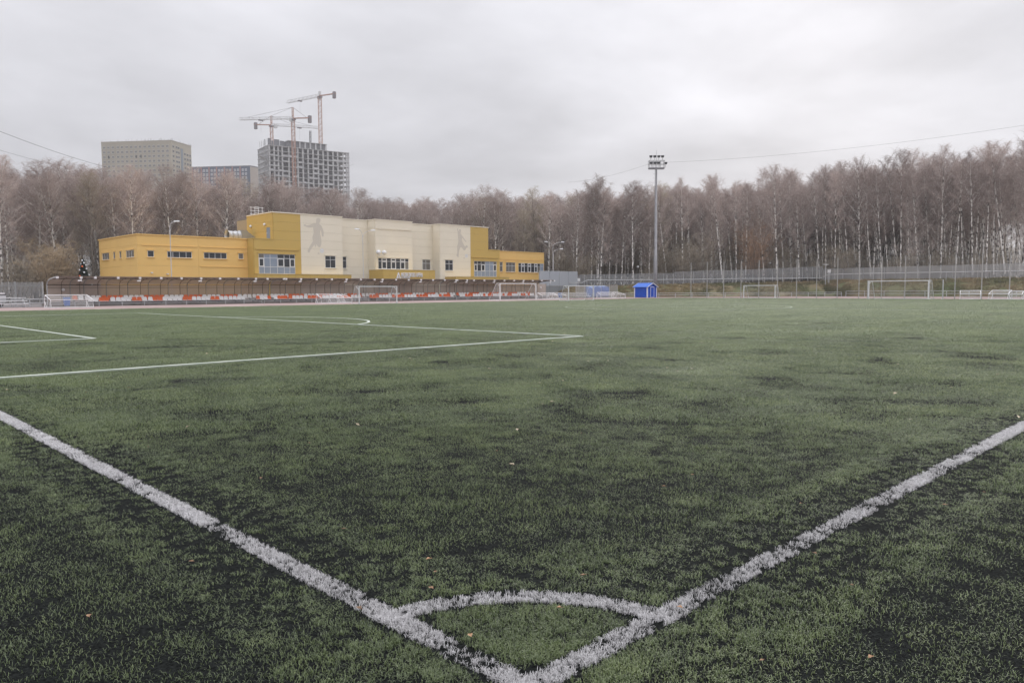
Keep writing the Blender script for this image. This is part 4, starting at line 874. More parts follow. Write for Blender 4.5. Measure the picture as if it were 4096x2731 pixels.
BACK = '21.81O 22.38W 23.04W 23.59W 24.13W 24.69O 25.29O 25.83O 26.37O 26.94W 27.53W 28.07W 28.61W 29.15O 29.77O 30.30O 30.82O 31.37W 31.96W 32.51W 33.05W 33.59O 34.20O 34.72O 35.26O 35.80W 36.40W 36.92W 37.47W 38.01O 38.61O 39.12O 39.69O 40.21W 40.90W 41.47W 42.11W 42.64W 43.13W 43.64W 44.52W 45.01W 45.47W 45.96W 46.56W 47.08O 47.63O 48.13O 48.76O 49.30W 49.85W 50.37W 50.97W 51.57O 52.06O 52.64O 53.22O 53.72W 54.27W 54.82W 55.40W 55.94O 56.50O 56.99O 57.73O 58.29W 58.94W 59.49W 60.02W 60.59O 61.15O 61.71O 62.25O 62.80W 63.42W 63.95W 64.46W 65.00O 65.60O 66.10O 66.64O 67.20W 67.78W 68.30W 68.84W 69.39O 69.98O 70.49O 70.99O 71.49W 72.34W 72.82W 73.31W 73.77O 74.41W 74.95W 75.69O 76.18W 76.70W 77.25W 77.85W 78.35O 78.88O 79.42O 79.95O 80.55W 81.07W 81.59W 82.17W 82.73O 83.20O 83.76O 84.33O 84.90W 85.41W 85.93W 86.51W 87.06O 87.56O 88.15O 88.62O 89.19W 89.70W 90.24W 90.82W 91.34O 91.83O'
FRONT = '23.09W 23.61W 24.18O 24.68O 25.33W 25.90W 26.42W 26.96W 27.56O 28.09O 28.65W 29.28W 29.77O 30.34O 30.87W 31.44W 32.01W 32.57W 33.14O 33.70O 34.22W 34.77W 35.32W 35.85W 36.44O 36.98O 37.52W 38.06W 38.65W 39.18W 39.72W 40.25W 42.19O 42.67W 43.22W 43.69O 44.58W 45.06O 45.54O 45.97O 46.59O 47.14W 47.66W 48.19W 48.80W 49.36O 49.89O 50.39O 51.05O 51.55W 52.08W 52.64W 53.22W 53.79O 54.36O 54.87O 55.43O 55.99W 56.55W 57.10W 59.01O 59.56O 60.07O 60.64W 61.21W 61.75W 62.29W 62.86O 63.50O 63.99O 64.57O 65.07W 65.65W 66.17W 66.71W 67.24O 67.85O 68.40O 68.93O 69.44W 70.03W 70.53W 71.04W 71.55O 72.40O 72.83O 73.32O 73.84W 75.72W 76.25W 76.79O 77.39O 77.96O 78.41W 78.95W 79.48W 80.10W 80.64O 81.11W 81.68O 82.23O 82.78W 83.23W 83.79W 84.36W 84.96O 85.44W 86.08O 86.60O 87.09W 87.59W 88.10W 88.72W 89.23O 89.80O 90.32W 90.89O 91.40W 91.93W'
qs = random.Random(2)
ONES = 'zeroth first second third fourth fifth sixth seventh eighth ninth tenth eleventh twelfth thirteenth fourteenth fifteenth sixteenth seventeenth eighteenth nineteenth'.split()
def ordinal(k):
    if k >= 100: return 'hundredth' if k == 100 else 'hundred-and-'+ordinal(k-100)
    if k < 20: return ONES[k]
    t_ = ['twent', 'thirt', 'fort', 'fift', 'sixt', 'sevent', 'eight', 'ninet'][k//10-2]
    return t_+'ieth' if k % 10 == 0 else t_+'y-'+ONES[k % 10]
for row, y_, z_, nm in ((BACK, 89.2, .67, 'back'), (FRONT, 88.4, .47, 'front')):
    idx = 0
    for w_ in row.split():
        c_ = 'white' if w_[-1] == 'W' else 'orange'
        idx += 1; o = link('stadium_seat', me_w if c_ == 'white' else me_o, None, (float(w_[:-1]), y_, z_), qs.uniform(-.03, .03))
        tag(o, f'{c_} plastic bucket seat, {ordinal(idx)} of the {nm} row counted from the spruce end', 'seat', f'{c_} seats in the {nm} row')
m_dkst = mat('dark_steel', (0.05,0.05,0.05), 0.6)
for xa, xb, l_ in ((21.3,41.6,'under the seats near the spruce'),(41.8,58.4,'under the seats in front of the ochre block'),(58.6,74.4,'under the seats in front of the entrance canopy'),(75.2,92.3,'under the seats nearest the blue shed')):
    o = thing('bench_frame', 'steel bench frame '+l_, 'frame', (xa, 88.6, 0))
    for y_, z_, zf in ((88.42, .42, .18), (89.22, .62, .4)):
        MB().box(0, xb-xa, y_-.12-88.6, y_-.07-88.6, z_-.05, z_).box(0, xb-xa, y_+.1-88.6, y_+.15-88.6, z_-.05, z_).build('rail', m_steel_l, o)
        for i in range(int((xb-xa)/2.2)+1): MB().box(.3+2.2*i, .42+2.2*i, y_-.14-88.6, y_+.17-88.6, zf, z_-.051).build('leg', m_dkst, o)
def railing(name, label, pts, h, rails, post_step, r=.03, cat='railing', m=None):
    m = m or m_steel_l; o = thing(name, label, cat, pts[0])
    o_ = Vector(pts[0])
    for a, b_ in zip(pts[:-1], pts[1:]):
        a, b_ = Vector(a)-o_, Vector(b_)-o_; L = (b_-a).length; k = max(1, round(L/post_step))
        for z in rails: MB().tube([tuple(a+Vector((0,0,z))), tuple(b_+Vector((0,0,z)))], r, 6).build('rail', m, o)
        for i in range(k+1): p = a+(b_-a)*i/k; MB().tube([tuple(p), tuple(p+Vector((0,0,h)))], r*1.25, 6).build('post', m, o)
    return o
for xa, xb, l_ in ((18.9,42.0,'low steel rail in front of the seats near the spruce'),(42.3,57.7,'low steel rail in front of the seats before the ochre block'),(59.0,75.7,'low steel rail in front of the seats before the entrance'),(75.9,96.0,'low steel rail in front of the seats nearest the blue shed')):
    railing('low_rail', l_, [(xa,87.2,0),(xb,87.2,0)], .5, (.25,.49), 2.21, .032)
# blue bins under the stand
def bin_(x, y, label, s=1.0):
    o = thing('wheeled_bin', label, 'bin', (x, y, 0)); m_b = mat('bin_blue', (0.045,0.15,0.46), 0.4)
    MB().add([(-.22,-.25,.08),(.22,-.25,.08),(.22,.2,.08),(-.22,.2,.08),(-.28,-.33,.95),(.28,-.33,.95),(.28,.28,.95),(-.28,.28,.95)], [(0,3,2,1),(4,5,6,7),(0,1,5,4),(1,2,6,5),(2,3,7,6),(3,0,4,7)]).build('body', m_b, o)
    MB().box(-.3,.3,-.36,.32,.953,1.01).build('lid', mat('bin_lid', (0.03,0.08,0.25), .4), o)
    for sx in (-1, 1): b = MB(); b.tube([(sx*.24,.2,.1),(sx*.3,.2,.1)], .1, 10); b.build('wheel', m_black, o)
    return o
bin_(20.3, 86.6, 'blue wheeled bin behind the tipped goal near the spruce'); bin_(96.6, 86.6, 'blue wheeled bin at the far end of the stand')

# ------------------------------------------------------------------ goals
def net_mat(name, a, c=(0.62,0.62,0.6)): return mat(name, c, 0.8, alpha=a)
m_net = net_mat('goal_net', 0.13); m_net2 = net_mat('goal_net_dense', 0.14)
def goal(label, x, y, rz, w, h, dt, db, r=.05, name='football_goal', netm=None, group=None, sag=0.0):
    o = thing(name, label, 'goal', (x, y, 0), rz, group); netm = netm or m_net
    for s in (-1, 1):
        MB().sqbar((s*w/2,0,0), (s*w/2,0,h), r*2).build('post', m_white2, o)
        MB().tube([(s*w/2,r,h-.03), (s*w/2,dt,h-.03), (s*w/2,db,.05), (s*w/2,r,.05)], r*.6, 6).build('side_frame', m_white2, o)
        MB().tube([(s*w/2,r,h-.45), (s*(w/2-.02),dt*.8,h-.04)], r*.4, 5).build('brace', m_white2, o)
    MB().sqbar((-w/2+r,0,h-r), (w/2-r,0,h-r), r*2).build('crossbar', m_white2, o)
    MB().tube([(-w/2,db,.05), (w/2,db,.05)], r*.6, 6).build('base_bar', m_white2, o)
    n = 12; vs = []; fs = []
    for i in range(n+1):
        u = -w/2+w*i/n; s = sag*math.sin(math.pi*i/n)
        vs += [(u, .04, h-.06-s*.6), (u, dt, h-.05-s), (u, dt*.5+db*.5, h*.5), (u, db, .06)]
    for i in range(n):
        for j in range(3): k = i*4+j; fs.append((k, k+1, k+5, k+4))
    for s in (-1, 1): k = len(vs); vs += [(s*w/2,.04,h-.06),(s*w/2,dt,h-.05),(s*w/2,db,.06),(s*w/2,.04,.06)]; fs.append((k,k+1,k+2,k+3))
    MB().add(vs, fs).build('net', netm, o); return o
goal('white youth goal in front of the seats before the ochre block', 47.75, 70.4, 0, 5.1, 2.0, .8, 1.6)
goal('large white goal at the end of the stand, open side to the pitch', 75.8, 76.0, 0, 7.32, 2.44, .7, 2.3, .06)
goal('white youth goal at the pitch edge in front of the blue cabins', 75.2, 63.6, 0, 5.1, 2.0, .8, 1.6)
goal('white youth goal standing before the tall net poles', 105.9, 54.35, -math.pi/2, 5.1, 2.0, .8, 1.5)
fg = goal('full-size goal on the far goal line with sagging net', PL+.05, m2+.2, -math.pi/2, 7.4, 2.46, 1.2, 2.2, .06, sag=.35, netm=m_net2)
for y_ in (29.5, 38.95):
    o = thing('net_post', 'grey post holding up the far goal net '+('on the side of the tipped goals' if y_ < 33 else 'on the side of the youth goal'), 'post', (107.4, y_, 0)); MB().tube([(0,0,0),(0,0,2.55)], .07, 8).build('post', m_steel_l, o); MB().lathe([(.16,0),(.16,.03),(.08,.05)], 10).build('base_plate', m_steel_l, o)
def tipped(label, x, y, rz, w, d, h, lean=.25, group=None):
    """a small goal lying on its open side: mouth frame on the ground, its rear frame in the air"""
    o = thing('tipped_goal', label, 'goal', (x, y, 0), rz, group); r = .045
    MB().sqbar((-w/2,0,r), (w/2,0,r), r*2).build('crossbar', m_white2, o)
    for s in (-1, 1):
        MB().sqbar((s*w/2,r,r), (s*w/2,d,r), r*2).build('post', m_white2, o)
        MB().tube([(s*w/2,d,2*r), (s*w/2,d-lean,h), (s*w/2,.15,h*.62), (s*w/2,.05,2*r)], r*.7, 6).build('side_frame', m_white2, o)
        MB().tube([(s*w/2,d-.6,r), (s*w/2,d-lean*.5,.6)], r*.5, 5).build('brace', m_white2, o)
    MB().tube([(-w/2,d-lean,h), (w/2,d-lean,h)], r*.8, 6).build('base_bar', m_white2, o); MB().tube([(-w/2,.15,h*.62), (w/2,.15,h*.62)], r*.6, 6).build('rear_bar', m_white2, o)
    MB().add([(-w/2,d,.1),(w/2,d,.1),(w/2,d-lean,h),(-w/2,d-lean,h),(w/2,.15,h*.62),(-w/2,.15,h*.62),(w/2,.05,.1),(-w/2,.05,.1)], [(0,1,2,3),(3,2,4,5),(5,4,6,7),(1,6,4,2),(0,3,5,7)]).build('net', m_net2, o)
    return o
tipped('white tipped goal on the track beside the stand end near the spruce', 19.0, 79.4, R(4), 3.7, 1.9, 1.22)
tipped('white tipped goal in front of the low rail before the ochre block', 46.6, 78.2, R(-8), 2.9, 1.8, 1.08); tipped('white tipped goal overlapping the other one before the ochre block', 48.9, 79.2, R(12), 2.4, 1.7, .95)
tipped('white tipped goal next to the blue bin at the far stand end', 84.0, 77.2, R(-12), 2.9, 1.8, 1.0); tipped('white tipped goal before the stacked bleachers', 87.4, 78.0, R(10), 2.9, 1.8, 1.0)
tipped('white tipped goal between the blue cabins and the blue shed, with dense net', 98.6, 77.6, R(-25), 2.7, 1.7, 1.0); tipped('white tipped goal closest to the blue shed', 102.2, 77.2, R(20), 2.7, 1.7, 1.02)
tipped('white tipped goal lying alone behind the far goal line', 104.6, 25.6, R(-75), 2.2, 1.6, 1.1); tipped('white tipped goal beyond the far goal beside another', 104.8, 22.7, R(-95), 2.1, 1.6, 1.12); tipped('white tipped goal at the very end of the row behind the goal line', 104.8, 20.95, R(-85), 1.4, 1.6, 1.0)

# ------------------------------------------------------------------ tall ball-stop net
o = thing('ball_stop_net', 'tall ball-stop net on slim grey poles behind the far goal', 'net', (107, 67, 0)); m_bsn = net_mat('ball_net', 0.07, (0.3,0.3,0.3)); ys = [0-3.0*i for i in range(17)]
for i, y_ in enumerate(ys):
    MB().tube([(0,y_,0),(0,y_,5.8)], .06, 8).build('pole', mat('pole_grey', (0.42,0.40,0.385), .5), o)
    if i: MB().add([(0,ys[i-1]-.06,.3),(0,y_+.06,.3),(0,y_+.06,5.7),(0,ys[i-1]-.06,5.7)], [(0,1,2,3)]).build('net_panel', m_bsn, o)
b = MB(); b.tube([(0,0,5.72),(0,ys[-1],5.72)], .012, 4); b.build('cable', m_dkst, o)

# ------------------------------------------------------------------ fences
m_mesh = mat('wire_mesh', (0.36,0.37,0.385), 0.7, alpha=0.44); m_mesh2 = mat('wire_mesh_thin', (0.48,0.48,0.48), 0.7, alpha=0.42); m_post = mat('fence_post', (0.40,0.40,0.40), .5)
def fence(label, A, B, step, zf, hf, mm):
    A, B = Vector(A), Vector(B); L = (B-A).length; d = (B-A).normalized(); k = round(L/step); o = thing('wire_fence', label, 'fence', A); e = Vector((-d.y, d.x, 0))*.01
    for i in range(k+1):
        p = d*(L*i/k); z = zf(i/k)-A.z; MB().tube([tuple(p+Vector((0,0,z-.2))), tuple(p+Vector((0,0,z+hf(i/k)+.05)))], .05, 6).build('post', m_post, o)
        if i < k:
            q_ = d*(L*(i+1)/k); z2 = zf((i+1)/k)-A.z; h1 = hf((i+.5)/k)
            MB().add([tuple(p+d*.06+Vector((0,0,z+.05))), tuple(q_-d*.06+Vector((0,0,z2+.05))), tuple(q_-d*.06+Vector((0,0,z2+h1))), tuple(p+d*.06+Vector((0,0,z+h1)))], [(0,1,2,3)]).build('mesh_panel', mm, o)
            MB().tube([tuple(p+Vector((0,0,z+h1))), tuple(q_+Vector((0,0,z2+h1)))], .022, 5).build('top_wire', m_post, o)
fence('grey wire mesh fence on the bank from the grey enclosure past the blue shed', (113.8,98.2,2.1), (149.3,63.5,2.8), 2.0, lambda t_: 2.13+.0*t_ if t_ < .42 else 2.13+(t_-.42)*1.15, lambda t_: 2.22 if t_ < .42 else 2.45 if t_ < .62 else 2.3, m_mesh)
fence('thin grey mesh fence on the bank behind the far goal', (149.2,63.2,2.85), (147,20,3.0), 2.0, lambda t_: 3.0, lambda t_: 2.32, m_mesh2)
# pipe run carried along the fence
def pipe(label, pts, r):
    o = thing('overhead_pipe', label, 'pipe', pts[0]); o_ = Vector(pts[0]); MB().tube([tuple(Vector(p)-o_) for p in pts], r, 8).build('pipe', m_steel_l, o)
    for i, p in enumerate(pts):
        if i % 2 == 0: p = Vector(p)-o_; MB().tube([(p.x,p.y,p.z-r), (p.x,p.y,-o_.z+max(0,1.0))], r*.6, 6).build('support', m_steel_l, o)
pipe('grey pipe carried on short posts along the wire mesh fence', [(109.4,99.4,2.82),(113.4,95.7,2.84),(114.0,95.1,3.33),(121,88.3,3.34),(128.7,80.8,3.36),(135.8,73.8,3.46),(141.6,68,3.46),(147,62.6,3.46),(145.9,60.9,4.15),(145.5,53.5,4.2),(145.5,40,4.18),(145.5,24,4.18)], .06)
def cabinet(label, x, y, z, w, h, zg):
    o = thing('cabinet', label, 'cabinet', (x, y, zg)); MB().box(-w/2,w/2,-.15,.15,z-h/2-zg,z+h/2-zg).build('box', m_white2, o); MB().box(-w/2-.05,w/2+.05,-.2,.2,z+h/2-zg+.003,z+h/2-zg+.04).build('lid', m_white2, o); MB().box(-.05,.05,-.05,.05,-.1,z-h/2-zg).build('post', m_steel_l, o); o.rotation_euler = (0,0,YAW-math.pi/2)
cabinet('white electrical cabinet on a post beside the grey enclosure', 111.3, 94.9, 3.35, .5, .55, .6); cabinet('white electrical cabinet where the pipe steps up beyond the net poles', 145.2, 60.4, 4.75, .55, .6, 2.3)
o = thing('cross_post', 'T-shaped grey post beside the cabinet on the bank', 'post', (145.0,61.0,2.3)); MB().tube([(0,0,-.1),(0,0,3.7)], .06, 6).build('post', m_steel_l, o); MB().box(-.5,.5,-.06,.06,3.71,3.83).build('crossarm', m_white2, o).rotation_euler = (0,0,YAW-math.pi/2)
railing('low_rail', 'low whitish rail along the foot of the bank behind the net poles', [(137.5,54,0),(137.5,8,0)], .95, (.5,.93), 3.2, .035)
railing('low_rail', 'low whitish rail along the foot of the bank past the blue shed', [(99.5,93.5,0),(138.5,55.2,0)], .75, (.4,.73), 3.0, .035)
# slatted metal fence beside the stand
o = thing('slat_fence', 'grey fence of narrow upright metal slats beside the stand', 'fence', (12.0,93,0)); me = MB().box(-.03,.03,-.015,.015,.3,2.58).mesh('slat', mat('slat_grey', (0.34,0.34,0.34), .5, metal=.3))
for i in range(62): link('slat', me, o, (.1+.121*i, 0, 0))
for i in range(4): MB().box(.0+2.55*i-.07, .0+2.55*i+.07, .02, .14, 0, 2.62).build('post', m_post, o)
for z_ in (.7, 2.2): MB().box(0, 7.7, .016, .05, z_, z_+.06).build('rail', m_post, o)
railing('low_rail', 'steel hand rail beside the end of the stand', [(15.8,88.5,0),(19.0,88.5,0)], .8, (.4,.78), 1.6, .04)
# stacked aluminium bleachers
def bleacher(label, x, y, rz, L, n=3):
    o = thing('bleacher', label, 'bench', (x, y, 0), rz)
    for i in range(n):
        MB().box(-L/2, L/2, i*.5, i*.5+.26, .32+.3*i, .38+.3*i).build('seat_plank', m_white2, o)
        MB().box(-L/2, L/2, i*.5+.3, i*.5+.48, .1+.28*i, .14+.28*i).build('foot_plank', m_steel_l, o)
    for s in (-1, 0, 1):
        x_ = s*(L/2-.3); b = MB(); b.tube([(x_,-.1,.03),(x_,n*.5,.03)], .03, 6).tube([(x_,0,.03),(x_,.05,.32)], .03, 6).tube([(x_,n*.5-.3,.03),(x_,n*.5-.3,.3*n)], .03, 6).tube([(x_,0.02,.3),(x_,n*.5-.25,.3*n)], .03, 6); b.build('frame', m_steel_l, o)
    return o
bleacher('pale aluminium bleacher at the stand end near the slat fence', 14.6, 86.6, 0, 4.6); bleacher('pale aluminium bleacher behind the youth goal at the far stand end', 94.8, 80.8, R(-3), 6.0)
o = thing('covered_cart', 'low cart under a dark tarpaulin with pale lid beside the bleacher', 'cart', (13.9,88.2,0)); MB().box(-1.3,1.3,-.5,.5,.5,1.22).build('body', m_steel_l, o); MB().box(-1.28,1.28,-.55,.55,1.225,1.32).build('tarpaulin', m_black, o); MB().box(-1.35,1.2,-.55,.55,1.325,1.45).build('lid', m_white2, o)
for sx in (-1, 1): b = MB(); b.tube([(sx*.8,-.52,.25),(sx*.8,-.42,.25)], .25, 12); b.build('wheel', m_black, o)

# ------------------------------------------------------------------ mast, lamp posts, shed, cabins, spruce
m_mast = mat('mast_grey', (0.22,0.22,0.23), 0.5, (0.27,0.27,0.28), 1.0)
o = thing('floodlight_mast', 'tall grey floodlight mast with lamp platform behind the blue shed', 'mast', (118.9, 82.3, 0))
MB().tube([(0,0,-.1),(0,0,8),(0,0,8.02),(0,0,16),(0,0,16.02),(0,0,24.3)], [.36,.31,.27,.24,.20,.16], 12).build('pole', m_mast, o, smooth=True)
dl = Vector((0.716,-0.698,0)); nb = -Vector((dl.y, -dl.x, 0)); nb = nb if nb.dot(fw) < 0 else -nb
b = MB()
for s in (-.5, -.32):
    b.tube([tuple(dl*s*.9+nb*.2+Vector((0,0,1.5))), tuple(dl*s*.55+nb*.2+Vector((0,0,24)))], .03, 4)
for i in range(56): z = 1.8+i*.4; k = 1-.4*z/24; b.tube([tuple(dl*-.5*.95*k+nb*.2+Vector((0,0,z))), tuple(dl*-.3*k+nb*.2+Vector((0,0,z)))], .022, 4)
b.build('ladder', m_mast, o); b = MB()
for i in range(26):
    z = 3+i*.8; k = 1-.35*z/24; c_ = dl*-.42*k+nb*.35; b.tube([tuple(c_+dl*.42*math.cos(a)+nb*.42*math.sin(a)+Vector((0,0,z))) for a in [j*math.pi/6-.3 for j in range(8)]], .016, 4, 0, False)
b.build('ladder_cage', m_mast, o)
b = MB(); hw = 1.42
for z, hh in ((24.1, .22), (25.5, .07), (24.85, .05)):
    for s in (-1, 1): b.sqbar(dl*-hw+nb*.55*s+Vector((0,0,z)), dl*hw+nb*.55*s+Vector((0,0,z)), .07, hh)
    for s in (-1, 1): b.sqbar(dl*hw*s+nb*-.55+Vector((0,0,z)), dl*hw*s+nb*.55+Vector((0,0,z)), .07, hh)
for i in range(5):
    for s in (-1, 1): p = dl*(-hw+hw*i/2)+nb*.55*s; b.sqbar(p+Vector((0,0,24)), p+Vector((0,0,25.5)), .06)
b.build('platform', m_mast, o)
def lampbox(p, tilt):
    L_ = thing.__call__ if False else None
    q_ = Vector(p); b = MB(); w = .28
    b.add([tuple(q_+dl*sx*w*f+nb*y+Vector((0,0,z))) for z, f in ((-.18,.75),(.18,1.0)) for sx, y in ((-1,.3),(1,.3),(1,-.15),(-1,-.15))], [(3,2,1,0),(4,5,6,7),(0,1,5,4),(1,2,6,5),(2,3,7,6),(3,0,4,7)])
    f_ = b.build('floodlight', m_dkst, o); b = MB(); b.add([tuple(q_+dl*sx*w*.8+nb*.31+Vector((0,0,z))) for sx, z in ((-1,-.14),(1,-.14),(1,.12),(-1,.12))], [(0,1,2,3)]); b.build('lens', m_glass, f_)
    b = MB(); b.tube([tuple(q_-Vector((0,0,.18))), tuple(q_-Vector((0,0,.75)))], .035, 5); b.build('bracket', m_mast, f_)
for u in (-1.1, -.38, .38, 1.08): lampbox(dl*u+nb*.3+Vector((0,0,26.25)), 0)
for u in (-1.1, -.38, .3): lampbox(dl*u+nb*.6+Vector((0,0,25.0)), 0)
lampbox(dl*1.75+Vector((0,0,25.05)), 0)
MB().tube([(0,0,25.5),(0,0,27.5)], .025, 5).build('antenna', m_mast, o)
def lamp_post(label, x, y, z0, h, arms, name='lamp_post'):
    o = thing(name, label, 'lamp post', (x, y, z0)); MB().tube([(0,0,0),(0,0,1.6),(0,0,1.62),(0,0,h)], [.09,.08,.06,.045], 8).build('pole', m_steel_l, o)
    for dx, dy, rise in arms:
        pts_ = [(0,0,h-.05)]+[(dx*(1-math.cos(a)), dy*(1-math.cos(a)), h+rise*math.sin(a)) for a in [j*math.pi/10 for j in range(1, 6)]]
        MB().tube(pts_, .035, 6).build('arm', m_steel_l, o); e = pts_[-1]; L = math.hypot(dx, dy); ux, uy = dx/L, dy/L
        MB().add([(e[0]+ux*a-uy*b_, e[1]+uy*a+ux*b_, e[2]+c) for a, b_, c in ((-.1,-.1,0),(.6,-.14,.02),(.6,.14,.02),(-.1,.1,0),(-.05,-.06,.13),(.5,-.09,.17),(.5,.09,.17),(-.05,.06,.13))], [(0,3,2,1),(4,5,6,7),(0,1,5,4),(1,2,6,5),(2,3,7,6),(3,0,4,7)]).build('lamp_head', m_white, o)
lamp_post('street lamp with one arm in front of the orange wing', 33.9, 94.5, 0, 9.3, [(.55,-.1,.75)]); lamp_post('street lamp with two arms in front of the cream facade', 61.7, 94.5, 0, 9.3, [(-.5,.3,1.2),(1.5,-.1,1.1)])
lamp_post('taller street lamp beside the grey enclosure', 109.4, 100, 0, 9.9, [(1.9,-.6,.9),(-1.0,.6,.9)]); lamp_post('shorter street lamp beside the grey enclosure', 108.7, 99.2, 0, 8.6, [(1.6,-.4,.8)])
def park_lamp(label, x, y, z0, zt_):
    o = thing('park_lamp', label, 'lamp', (x, y, z0)); MB().tube([(0,0,0),(0,0,zt_-z0-.2)], .04, 6).build('pole', m_dkst, o); MB().lathe([(.05,-.2),(.22,-.12),(.3,0),(.2,.16),(.03,.22)], 12, (0,0,zt_-z0)).build('globe', m_white, o, smooth=True)
park_lamp('white park lamp among the trees between forked birch and mast', 126.3,91.8,2.3,6.05); park_lamp('white park lamp among the trees above the youth goal', 147.6,73.8,2.8,6.7); park_lamp('white park lamp among the trunks above the far goal', 157.7,52.7,2.9,7.4)
# blue garden shed
sh = thing('garden_shed', 'small blue shed with white trim and gable door', 'shed', (106.9,75.6,0)); m_blue = mat('shed_blue', (0.004,0.060,0.42), .6, (0.006,0.075,0.48), 2, spec=.25); m_blue2 = mat('shed_roof_blue', (0.03,0.13,0.52), .5); m_trim = mat('shed_trim', (0.66,0.68,0.76), .5)
wx, ly, eh, rh = 2.75, 2.75, 1.88, 2.5
MB().extrude([(0,0,.05),(wx,0,.05),(wx,0,eh),(wx/2,0,rh-.08),(0,0,eh)], (0,ly,0)).build('wall', m_blue, sh)
for i, (ax, az, bx_, bz_) in enumerate(((-.22,eh-.08,wx/2,rh),(wx/2,rh,wx+.22,eh-.08))): MB().extrude([(ax,-.2,az),(bx_,-.2,bz_),(bx_,-.2,bz_+.06),(ax,-.2,az+.06)], (0,ly+.4,0)).build('roof', m_blue2, sh)
for ax, az, bx_, bz_ in ((-.24,eh-.12,wx/2,rh-.04),(wx/2,rh-.04,wx+.24,eh-.12)):
    for y_ in (-.235, ly+.205): MB().extrude([(ax,y_,az),(bx_,y_,bz_),(bx_,y_,bz_+.12),(ax,y_,az+.12)], (0,.03,0)).build('bargeboard', m_trim, sh)
for x_, y_ in ((-.02,-.02),(wx-.12,-.02),(-.02,ly-.12)): MB().box(x_-.02, x_+.16, y_-.02, y_+.16, 0, eh-.03).build('corner_trim', m_trim, sh)
dr = MB().box(.95,1.85,-.045,-.003,.1,1.8).build('door', m_blue, sh)
for x0, x1, z0, z1 in ((.86,.95,.08,1.9),(1.85,1.94,.08,1.9),(.95,1.85,1.8,1.9),(.95,1.85,.05,.1)): MB().box(x0,x1,-.055,-.004,z0,z1).build('door_trim', m_trim, dr)
# portable blue cabins and cage
for x_, l_ in ((107.4,'blue plastic cabin on the side of the stand'),(109.9,'blue plastic cabin beside the wire cage')):
    o = thing('portable_cabin', l_, 'cabin', (x_, 88.2, 0)); m_cb = mat('cabin_blue', (0.05,0.19,0.62), .35)
    MB().extrude([(0,0,.1),(2.4,0,.1),(2.4,0,1.8),(2.1,0,2.0),(.3,0,2.0),(0,0,1.8)], (0,1.6,0)).build('body', m_cb, o); MB().box(.7,1.6,-.04,-.003,.2,1.75).build('door', m_cb, o); MB().lathe([(.9,0),(.8,.12),(.3,.18),(.02,.19)], 14, (1.2,.8,2.0)).build('roof', mat('cabin_roof', (0.35,0.5,0.75), .3), o)
fence('wire cage fence round the blue cabins', (101.5,87.2,0), (113.5,87.2,0), 2.4, lambda t_: 0, lambda t_: 2.2, m_mesh2)
o = thing('metal_enclosure', 'tall pale grey metal panel enclosure beyond the orange wing', 'enclosure', (103.0,97.5,0)); m_gp = mat('grey_panel', (0.40,0.42,0.45), .5)
for i in range(4): MB().box(i*2.75+.03, (i+1)*2.75-.03, 0, .08, 2.2, 5.05).build('panel', m_gp, o); MB().box(i*2.75+.03, (i+1)*2.75-.03, 0, .08, 0, 2.15).build('panel', mat('grey_panel_dark', (0.24,0.25,0.255), .6), o)
for i in range(5): MB().box(i*2.75-.05, i*2.75+.05, .09, .2, 0, 5.05).build('post', m_post, o)
# decorated spruce
xt = thing('decorated_spruce', 'dark decorated spruce with white baubles behind the stand roof', 'tree', (24.8,97,0)); b = MB(); q = random.Random(8); m_nd = mat('spruce_needles', (0.012,0.02,0.014), .9)
for i in range(3200):
    t_ = q.random()**.8; z = .5+t_*4.8; rr = (1-t_)*1.25+.05; a = q.uniform(0, 6.28); f = q.uniform(.35, 1); p = (rr*f*math.cos(a), rr*f*math.sin(a), z); e = (rr*1.08*math.cos(a+.1), rr*1.08*math.sin(a+.1), z-.18*rr); s = Vector((-math.sin(a), math.cos(a), .2))*.07
    b.add([tuple(Vector(p)-s), tuple(Vector(p)+s), tuple(Vector(e)+s*.6), tuple(Vector(e)-s*.6)], [(0,1,2,3)])
b.build('foliage', m_nd, xt); MB().tube([(0,0,0),(0,0,5.3)], [.1,.02], 6).build('trunk', m_dark_bark, xt)
for i in range(26):
    t_ = .25+.72*i/25; z = .5+t_*4.8; rr = (1-t_)*1.25+.06; a = i*2.4; b = MB(); b.ball((rr*math.cos(a), rr*math.sin(a), z), .1, 6); b.build('bauble', m_white if i % 4 else m_so, xt, smooth=True)
# cables
def cable(label, a, b_, sag, r=.02):
    a, b_ = Vector(a), Vector(b_); pts_ = []
    for i in range(25): t_ = i/24; p = a+(b_-a)*t_; p.z -= sag*4*t_*(1-t_); pts_.append(tuple(p-a))
    tag(MB().tube(pts_, r, 4).build('cable', m_dkst, None, loc=a), label, 'cable')
cable('thin cable leaving the mast towards the tall birches', (120.9,82.1,25.4), (131.0,20.2,25.3), 1.0, .013); cable('thin cable from the mast dropping behind the trees', (118.8,84.1,25.1), (139.0,122.0,27.5), .6, .014)
cable('upper black cable slanting over the trees on the spruce side', (17.2,121.9,25.0), (46.6,157.8,25.2), .5, .03); cable('lower thin cable slanting over the trees on the spruce side', (19.6,139.0,25.0), (40.5,161.5,25.1), .4)

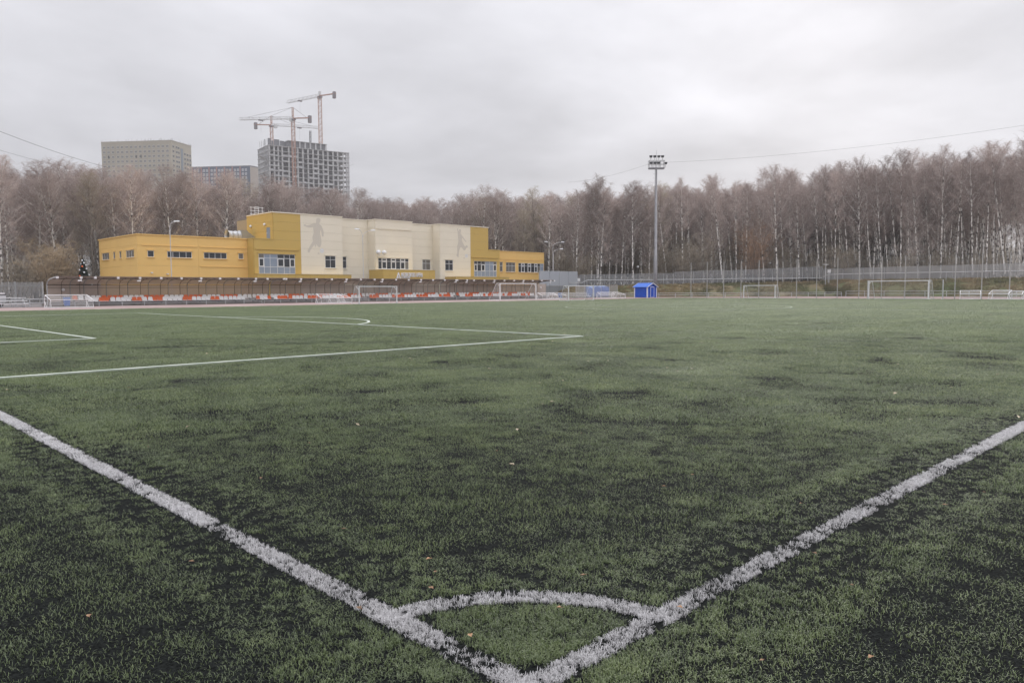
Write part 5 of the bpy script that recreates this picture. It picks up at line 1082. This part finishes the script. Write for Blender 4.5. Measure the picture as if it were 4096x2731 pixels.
# ------------------------------------------------------------------ fallen leaves on the turf
m_leaf = mat('fallen_leaf', (0.20,0.11,0.06), .8, (0.30,0.19,0.11), 30, rnd=.35)
def leaf_mb(s, seed):
    q_ = random.Random(seed); b = MB(); pts_ = [(0,-1.2),(.12,-.5),(.62,-.15),(.5,.25),(.25,.55),(0,1.0),(-.3,.5),(-.55,.2),(-.5,-.25),(-.1,-.5)]
    vs = [(x*s, y*s, .03+s*(.35*abs(x)+q_.uniform(0,.22))) for x, y in pts_]; vs.append((0,0,.03)); n_ = len(pts_)
    b.add(vs, [(i, (i+1) % n_, n_) for i in range(n_)]); return b
LM = [leaf_mb(.028, i).mesh('fallen_leaf', m_leaf) for i in range(5)]; q = random.Random(77)
near = [(1000,1325),(985,1297),(790,1225),(1140,1043),(1285,1410),(990,1365),(825,1413),(1340,1335),(1560,1410),(1840,1165),(2170,1170),(1955,1355),(1750,1530),(2000,1525),(1080,1475),(440,1303),(205,1430),(1590,1100),(1525,1125),(710,1025),(340,1032),(1870,1283),(2260,1138),(1335,1000),(600,1108)]
for i, (u, v) in enumerate(near):
    d = fw+r2*((u*1.7415-2048)/3036.5)-u2*((v*1.7415-1365.5)/3036.5); t_ = (-CAM.z)/d.z; p = CAM+d*t_
    o = link('fallen_leaf', LM[i % 5], None, (p.x, p.y, .012), q.uniform(0, 6.28)); s = q.uniform(.45, .8); o.scale = (s, s, s)
    ld_ = float(line_dist(np.array([p.x]), np.array([p.y]))[0]); rr = math.hypot(p.x, p.y)
    where = 'on a white line near the corner' if ld_ < .02 else 'inside the corner arc' if (p.x > 0 and p.y > 0 and rr < .9) else 'outside the goal line' if p.x < 0 else 'outside the touchline' if p.y < 0 else 'close outside the corner arc' if rr < 2.2 else 'on the dark turf further into the pitch'
    tag(o, 'curled brown fallen leaf '+where, 'leaf', 'fallen leaves '+where)
n = 260; x, y, r = wedge(n, 6, 60, R(36)); k = (x > -8) & (y > -6) & (x < 100) & (y < 66); x, y = x[k], y[k]; n = len(x)
sc = rng.uniform(.7, 1.3, n)
lv = instancer('fallen_leaves', [leaf_mb(.03, 50+i) for i in range(4)], [mat('pale_leaf', (0.5,0.42,0.30), .8, rnd=.3)], np.stack([x, y, np.full(n, .015)], 1), np.stack([rng.normal(0,.2,n), rng.normal(0,.2,n), rng.uniform(0,6.28,n)], 1), np.stack([sc, sc, sc], 1), rng.integers(0, 4, n))
tag(lv, 'pale dry leaves scattered thinly over the far pitch', 'leaves', kind='stuff')

# ------------------------------------------------------------------ thin damp air
m_haze = bpy.data.materials.new('haze'); m_haze.use_nodes = True; t = m_haze.node_tree; t.nodes.remove(t.nodes['Principled BSDF'])
pv = t.nodes.new('ShaderNodeVolumePrincipled'); pv.inputs['Color'].default_value = (0.96,0.95,0.97,1); pv.inputs['Density'].default_value = 0.00028; pv.inputs['Anisotropy'].default_value = 0.3
t.links.new(pv.outputs[0], [n_ for n_ in t.nodes if n_.type == 'OUTPUT_MATERIAL'][0].inputs['Volume'])
o = MB().box(-360, 860, -360, 860, -1.2, 137).build('haze', m_haze); tag(o, 'thin damp grey air over the whole place', 'haze', kind='stuff')
S.cycles.volume_bounces = 0
